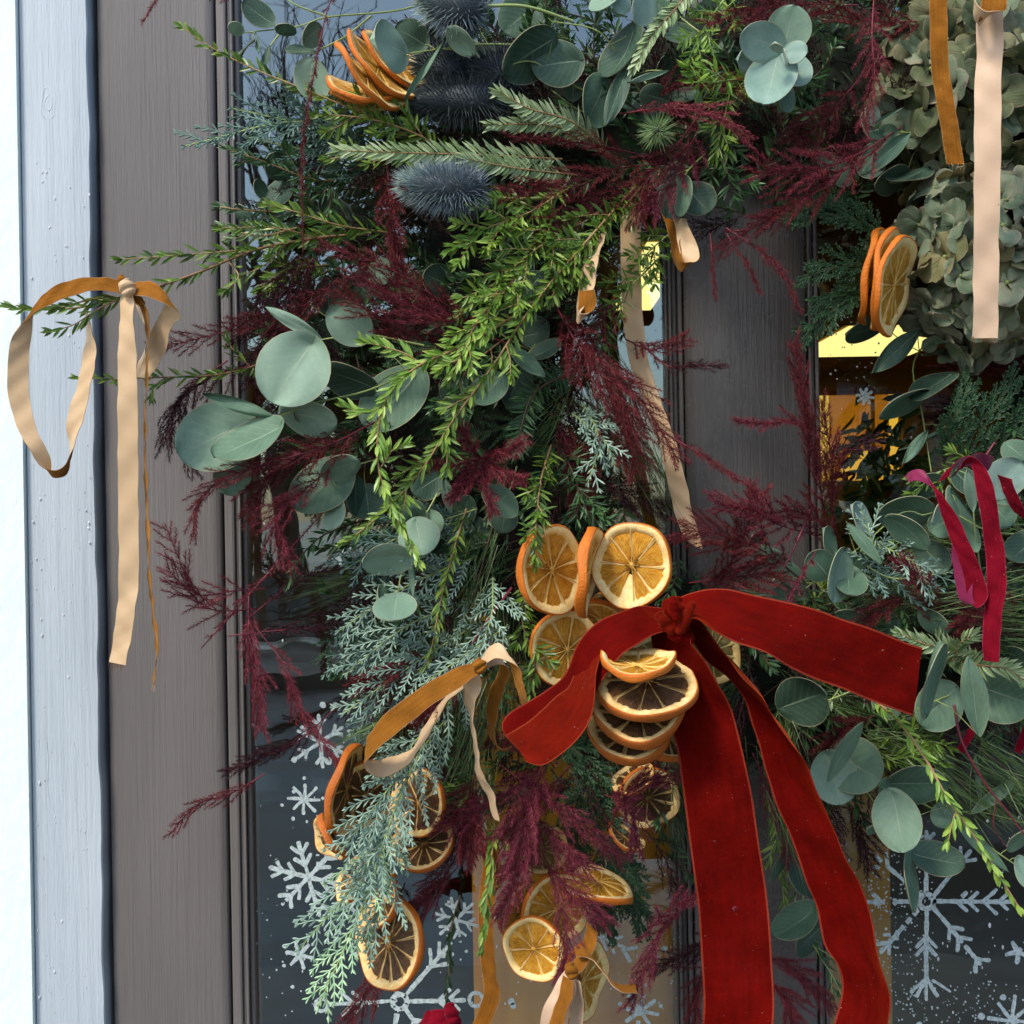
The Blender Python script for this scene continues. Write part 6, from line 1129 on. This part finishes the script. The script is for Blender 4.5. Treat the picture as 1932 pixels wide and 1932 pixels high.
# crimson ribbon on the right
CR = [m_crim, m_crims]
t = thing('ribbon_bow', 'crimson velvet ribbon bow with narrow hanging ends on the right', 'bow', P(1800,890,.18))
strip(t, 'tail', [(1870,875,.17,-80,24),(1835,868,.18,-70,26),(1795,880,.19,-60,20),(1780,905,.185,-40,18)], 34, CR)
strip(t, 'loop', [(1712,905,.185,100,12),(1725,897,.19,90,22),(1752,905,.195,70,34),(1775,935,.2,45,40),(1795,980,.2,30,38),(1815,1030,.2,22,36),(1835,1080,.2,20,38),(1843,1120,.2,5,34),(1835,1142,.2,60,10),(1823,1130,.195,20,20),(1816,1080,.19,10,20),(1808,1030,.188,15,12)], 40, CR)
strip(t, 'tail', [(1800,895,.185,-50,20),(1822,872,.195,-80,22),(1845,880,.2,30,26),(1858,920,.205,15,30),(1868,980,.205,8,34),(1878,1050,.205,4,32),(1880,1110,.205,0,28),(1872,1170,.205,-4,26),(1870,1248,.205,0,19)], 34, CR, wavy=.05)
strip(t, 'tail', [(1895,900,.17,30,20),(1915,950,.17,30,22),(1940,985,.17,40,24)], 34, CR)
t = thing('ribbon_end', 'small magenta ribbon end poking out below the upright eucalyptus', 'ribbon', P(1820,1390,.13)); strip(t, 'band', [(1850,1350,.12,30,10),(1825,1395,.13,35,11),(1810,1418,.13,35,10)], 14, CR)
t = thing('ribbon_end', 'thin magenta ribbon piece at the right edge below the frosty needles', 'ribbon', P(1925,1400,.13)); strip(t, 'band', [(1960,1330,.12,30,12),(1935,1380,.13,30,12),(1920,1420,.13,30,10)], 14, CR)
t = thing('ribbon_bow', 'crumpled crimson ribbon knot cut by the bottom edge', 'bow', P(830,1915,.16)); knot(t, 835, 1925, .16, 36, 16, 10, m_crim); knot(t, 852, 1912, .165, 20, 13, 70, m_crim); strip(t, 'loop', [(870,1935,.16,60,24),(845,1925,.165,80,28),(812,1925,.165,70,26),(795,1950,.16,50,20)], 36, CR)
# bow at the bottom centre
t = thing('ribbon_bow', 'blush and caramel bow at the bottom between the amber slices', 'bow', P(1070,1838,.18))
strip(t, 'tail', [(1078,1842,.19,30,20),(1068,1862,.195,20,34),(1058,1890,.195,30,40),(1045,1930,.195,20,50),(1040,1980,.195,10,50)], 52, [m_blsh, m_tanv], cup=.1)
strip(t, 'tail', [(1072,1846,.2,10,18),(1068,1875,.205,15,22),(1056,1910,.205,20,22),(1045,1950,.205,10,26)], 30, VT)
strip(t, 'tail', [(1085,1845,.195,10,12),(1090,1880,.19,0,20),(1088,1930,.19,0,24),(1090,1980,.19,0,26)], 44, BL)
strip(t, 'tail', [(1085,1795,.18,70,14),(1110,1800,.185,50,10),(1135,1830,.185,40,9),(1165,1862,.185,50,10),(1200,1866,.18,70,10)], 26, BL)
strip(t, 'tail', [(1075,1838,.185,60,16),(1100,1810,.18,60,16),(1112,1778,.17,40,24),(1118,1750,.16,30,22)], 34, BL); strip(t, 'tail', [(965,1690,.13,40,18),(945,1710,.135,40,18),(932,1735,.135,30,8)], 26, BL)
knot(t, 1078, 1832, .2, 16, 12, 70, m_tanv)

# ---- thistles
def thistle(label, u, v, L, R, d, ang, m_, spike=22, n=900, stalk=None, tilt=.0, bracts=7):
    k = M(d); c = P(u, v, d); a = math.radians(ang); A = unit((Rv*math.cos(a)-Uv*math.sin(a))*math.cos(tilt) + CAMDIR*math.sin(tilt)); B = unit(np.cross(A, CAMDIR+.01*Uv)); C = np.cross(A, B)
    t = thing('thistle', label, 'thistle', c); mb = MB(); n1, n2 = 14, 16; V = []
    for i in range(n1):
        th = PI*i/(n1-1)
        for j in range(n2): ph = 2*PI*j/n2; V.append(c + A*(math.cos(th)*L*k*.5) + (B*math.cos(ph)+C*math.sin(ph))*(math.sin(th)**.8*R*k*(1-.25*math.cos(th))))
    mb.add(V, [(i*n2+j, i*n2+(j+1)%n2, (i+1)*n2+(j+1)%n2, (i+1)*n2+j) for i in range(n1-1) for j in range(n2)], .2); mb.build('head', m_this_d, t)
    n = int(n*.6); i = np.arange(n); z = 1-2*(i+.5)/n; ph = i*2.39996; r = np.sqrt(1-z*z)
    rad = B*np.cos(ph)[:,None]+C*np.sin(ph)[:,None]; pos = c + A*(z*L*k*.5)[:,None] + rad*(r**.8*R*k*(1-.25*z))[:,None]
    dr = unit(rad*(r+.1)[:,None]*1.0 + A*(z*.9+.35)[:,None] + RS.normal(0,.2,(n,3)))
    mb = MB(); scatter(mb, T_HAIR, pos, dr, np.cross(dr, A), spike*k*RS.uniform(.7,1.35,n), 2.6*k, np.clip(.45 + .35*z + RS.normal(0,.15,n),0,1)); mb.build('bristles', m_, t, False, 'stuff')
    if bracts:
        b = -A*L*k*.5; n_ = bracts; ph = np.arange(n_)*2*PI/n_; dr = unit((B*np.cos(ph)[:,None]+C*np.sin(ph)[:,None]) - A*.2)
        for q in range(n_): mb = MB(); scatter(mb, T_LEAF, np.array([c+b]), dr[q:q+1], A[None], R*1.5*k, 7*k, .3, bend=.3); mb.build('bract', m_this_d, t, False)
    if stalk: mb = MB(); tube(mb, Q(*stalk), 3.2*k, 7, .6); mb.build('stalk', m_stem_g, t)
thistle('blue bristly thistle head lying below the silvery needles', 835, 355, 150, 34, .17, 186, m_this, 26, 1900, [(900,365,.165),(960,375,.15),(1060,372,.13)])
thistle('grey-blue thistle head cut by the top edge', 850, 10, 120, 40, .15, 200, m_this, 26, 1200, [(905,12,.15),(990,12,.14),(1080,40,.12)])
thistle('dark shaded thistle head beside the upright oval leaf', 830, 130, 90, 34, .11, 190, m_this_d, 28, 900)
thistle('dark thistle head left of the big dark eucalyptus', 930, 145, 100, 40, .1, 180, m_this_d, 30, 1000)
thistle('long dark green thistle head under the other dark ones', 860, 190, 170, 30, .12, 178, m_this_d, 30, 1200)
thistle('small green thistle bud seen end on amid the plumes', 1240, 248, 30, 14, .16, 120, m_this_g, 26, 300, tilt=1.2)

# ---- hydrangea
def petal_mesh(nm, m_, sd):
    r = np.random.RandomState(sd); xs = .5-.5*np.cos(np.linspace(.25,PI,9)); V=[]; U=[]; ph = r.uniform(0,6); cup = r.uniform(.1,.5)
    for x in xs:
        w = .56*math.sqrt(max(0,1-(2*x-1)**2))*(1+.25*(x-.5))
        for y in np.linspace(-1,1,7): V.append((x, y*w, -cup*(x-.45)**2*1.3 - .12*abs(y)*w + .07*math.sin(4*x+3*y+ph) + .05*math.sin(9*y*w+ph))); U.append((x,y,abs(2*x-1)))
    mb = MB(); mb.add(V, [(i*7+j,(i+1)*7+j,(i+1)*7+j+1,i*7+j+1) for i in range(8) for j in range(6)], uv=U); return mesh_from(nm, mb, m_)
PET = {k: [petal_mesh('petal', m_hyd[k], i) for i in range(4)] for k in m_hyd}
cm = MB(); n_ = 8
cm.add([(.09*math.cos(a)*math.sin(t_), .09*math.sin(a)*math.sin(t_), .09*math.cos(t_)) for t_ in (0.01,.8,1.6) for a in np.arange(8)*PI/4], [(i*8+j,(i+1)*8+j,(i+1)*8+(j+1)%8,i*8+(j+1)%8) for i in range(2) for j in range(8)]); CMESH = mesh_from('floret_centre', cm, m_stem_g)
def hydrangea(label, u, v, d, ru, rv, rd, n, kinds, size=44):
    c = P(u, v, d); k = M(d); t = thing('hydrangea', label, 'hydrangea', c); mb = MB(); n1, n2 = 12, 18
    mb.add([c + Rv*(ru*.78*k*math.sin(PI*i/11)*math.cos(2*PI*j/18)) + Uv*(rv*.78*k*math.cos(PI*i/11)) + CAMDIR*(rd*.7*math.sin(PI*i/11)*math.sin(2*PI*j/18)) for i in range(12) for j in range(18)], [(i*18+j, i*18+(j+1)%18, (i+1)*18+(j+1)%18, (i+1)*18+j) for i in range(11) for j in range(18)], .3); mb.build('flower_core', m_dark_fill, t)
    i = np.arange(n*2); z = 1-2*(i+.5)/(n*2); ph = i*2.39996 + 1; r = np.sqrt(1-z*z)
    for q in range(n*2):
        x, y = r[q]*math.cos(ph[q]), r[q]*math.sin(ph[q])             # z up, y towards the viewer
        if y < -.25: continue
        e = RS.uniform(.88,1.06); p = Rv*(x*ru*k*e) + Uv*(z[q]*rv*k*e) + CAMDIR*(y*rd*e); nr = unit(Rv*(x/ru*100) + Uv*(z[q]/rv*100) + CAMDIR*(y*k*100/rd) + RS.normal(0,.28,3))
        kd = kinds[RS.randint(len(kinds))]; ax = unit(np.cross(nr, RS.normal(0,1,3))); ay = np.cross(nr, ax)
        f = bpy.data.objects.new('floret', CMESH); COL.objects.link(f); f.parent = t; s = size*k*RS.uniform(.8,1.15)
        f.matrix_local = Matrix(((ax[0]*s, ay[0]*s, nr[0]*s, p[0]), (ax[1]*s, ay[1]*s, nr[1]*s, p[1]), (ax[2]*s, ay[2]*s, nr[2]*s, p[2]), (0,0,0,1)))
        for g in range(4):
            o = bpy.data.objects.new('petal', PET[kd][RS.randint(4)]); COL.objects.link(o); o.parent = f; o.location = (0,0,.03*(g%2)); o.rotation_euler = (RS.normal(0,.2), -RS.uniform(.0,.55), g*PI/2+RS.normal(0,.15)); o.scale = (RS.uniform(.85,1.1),)*3
hydrangea('pale green dried hydrangea head beside the tilted orange slices', 1836, 495, .085, 142, 172, .07, 62, ['pale','pale','gold','pale'], 47)
hydrangea('dark olive dried hydrangea head at the top right corner', 1826, 170, .075, 156, 200, .07, 66, ['olive','olive','olive','pale'], 47)
hydrangea('yellowish dried hydrangea head cut by the right edge', 1985, 430, .09, 95, 170, .07, 40, ['gold','pale'], 40)
hydrangea('olive dried hydrangea head cut by the upper right edge', 1990, 120, .09, 90, 160, .07, 40, ['olive','gold'], 42)
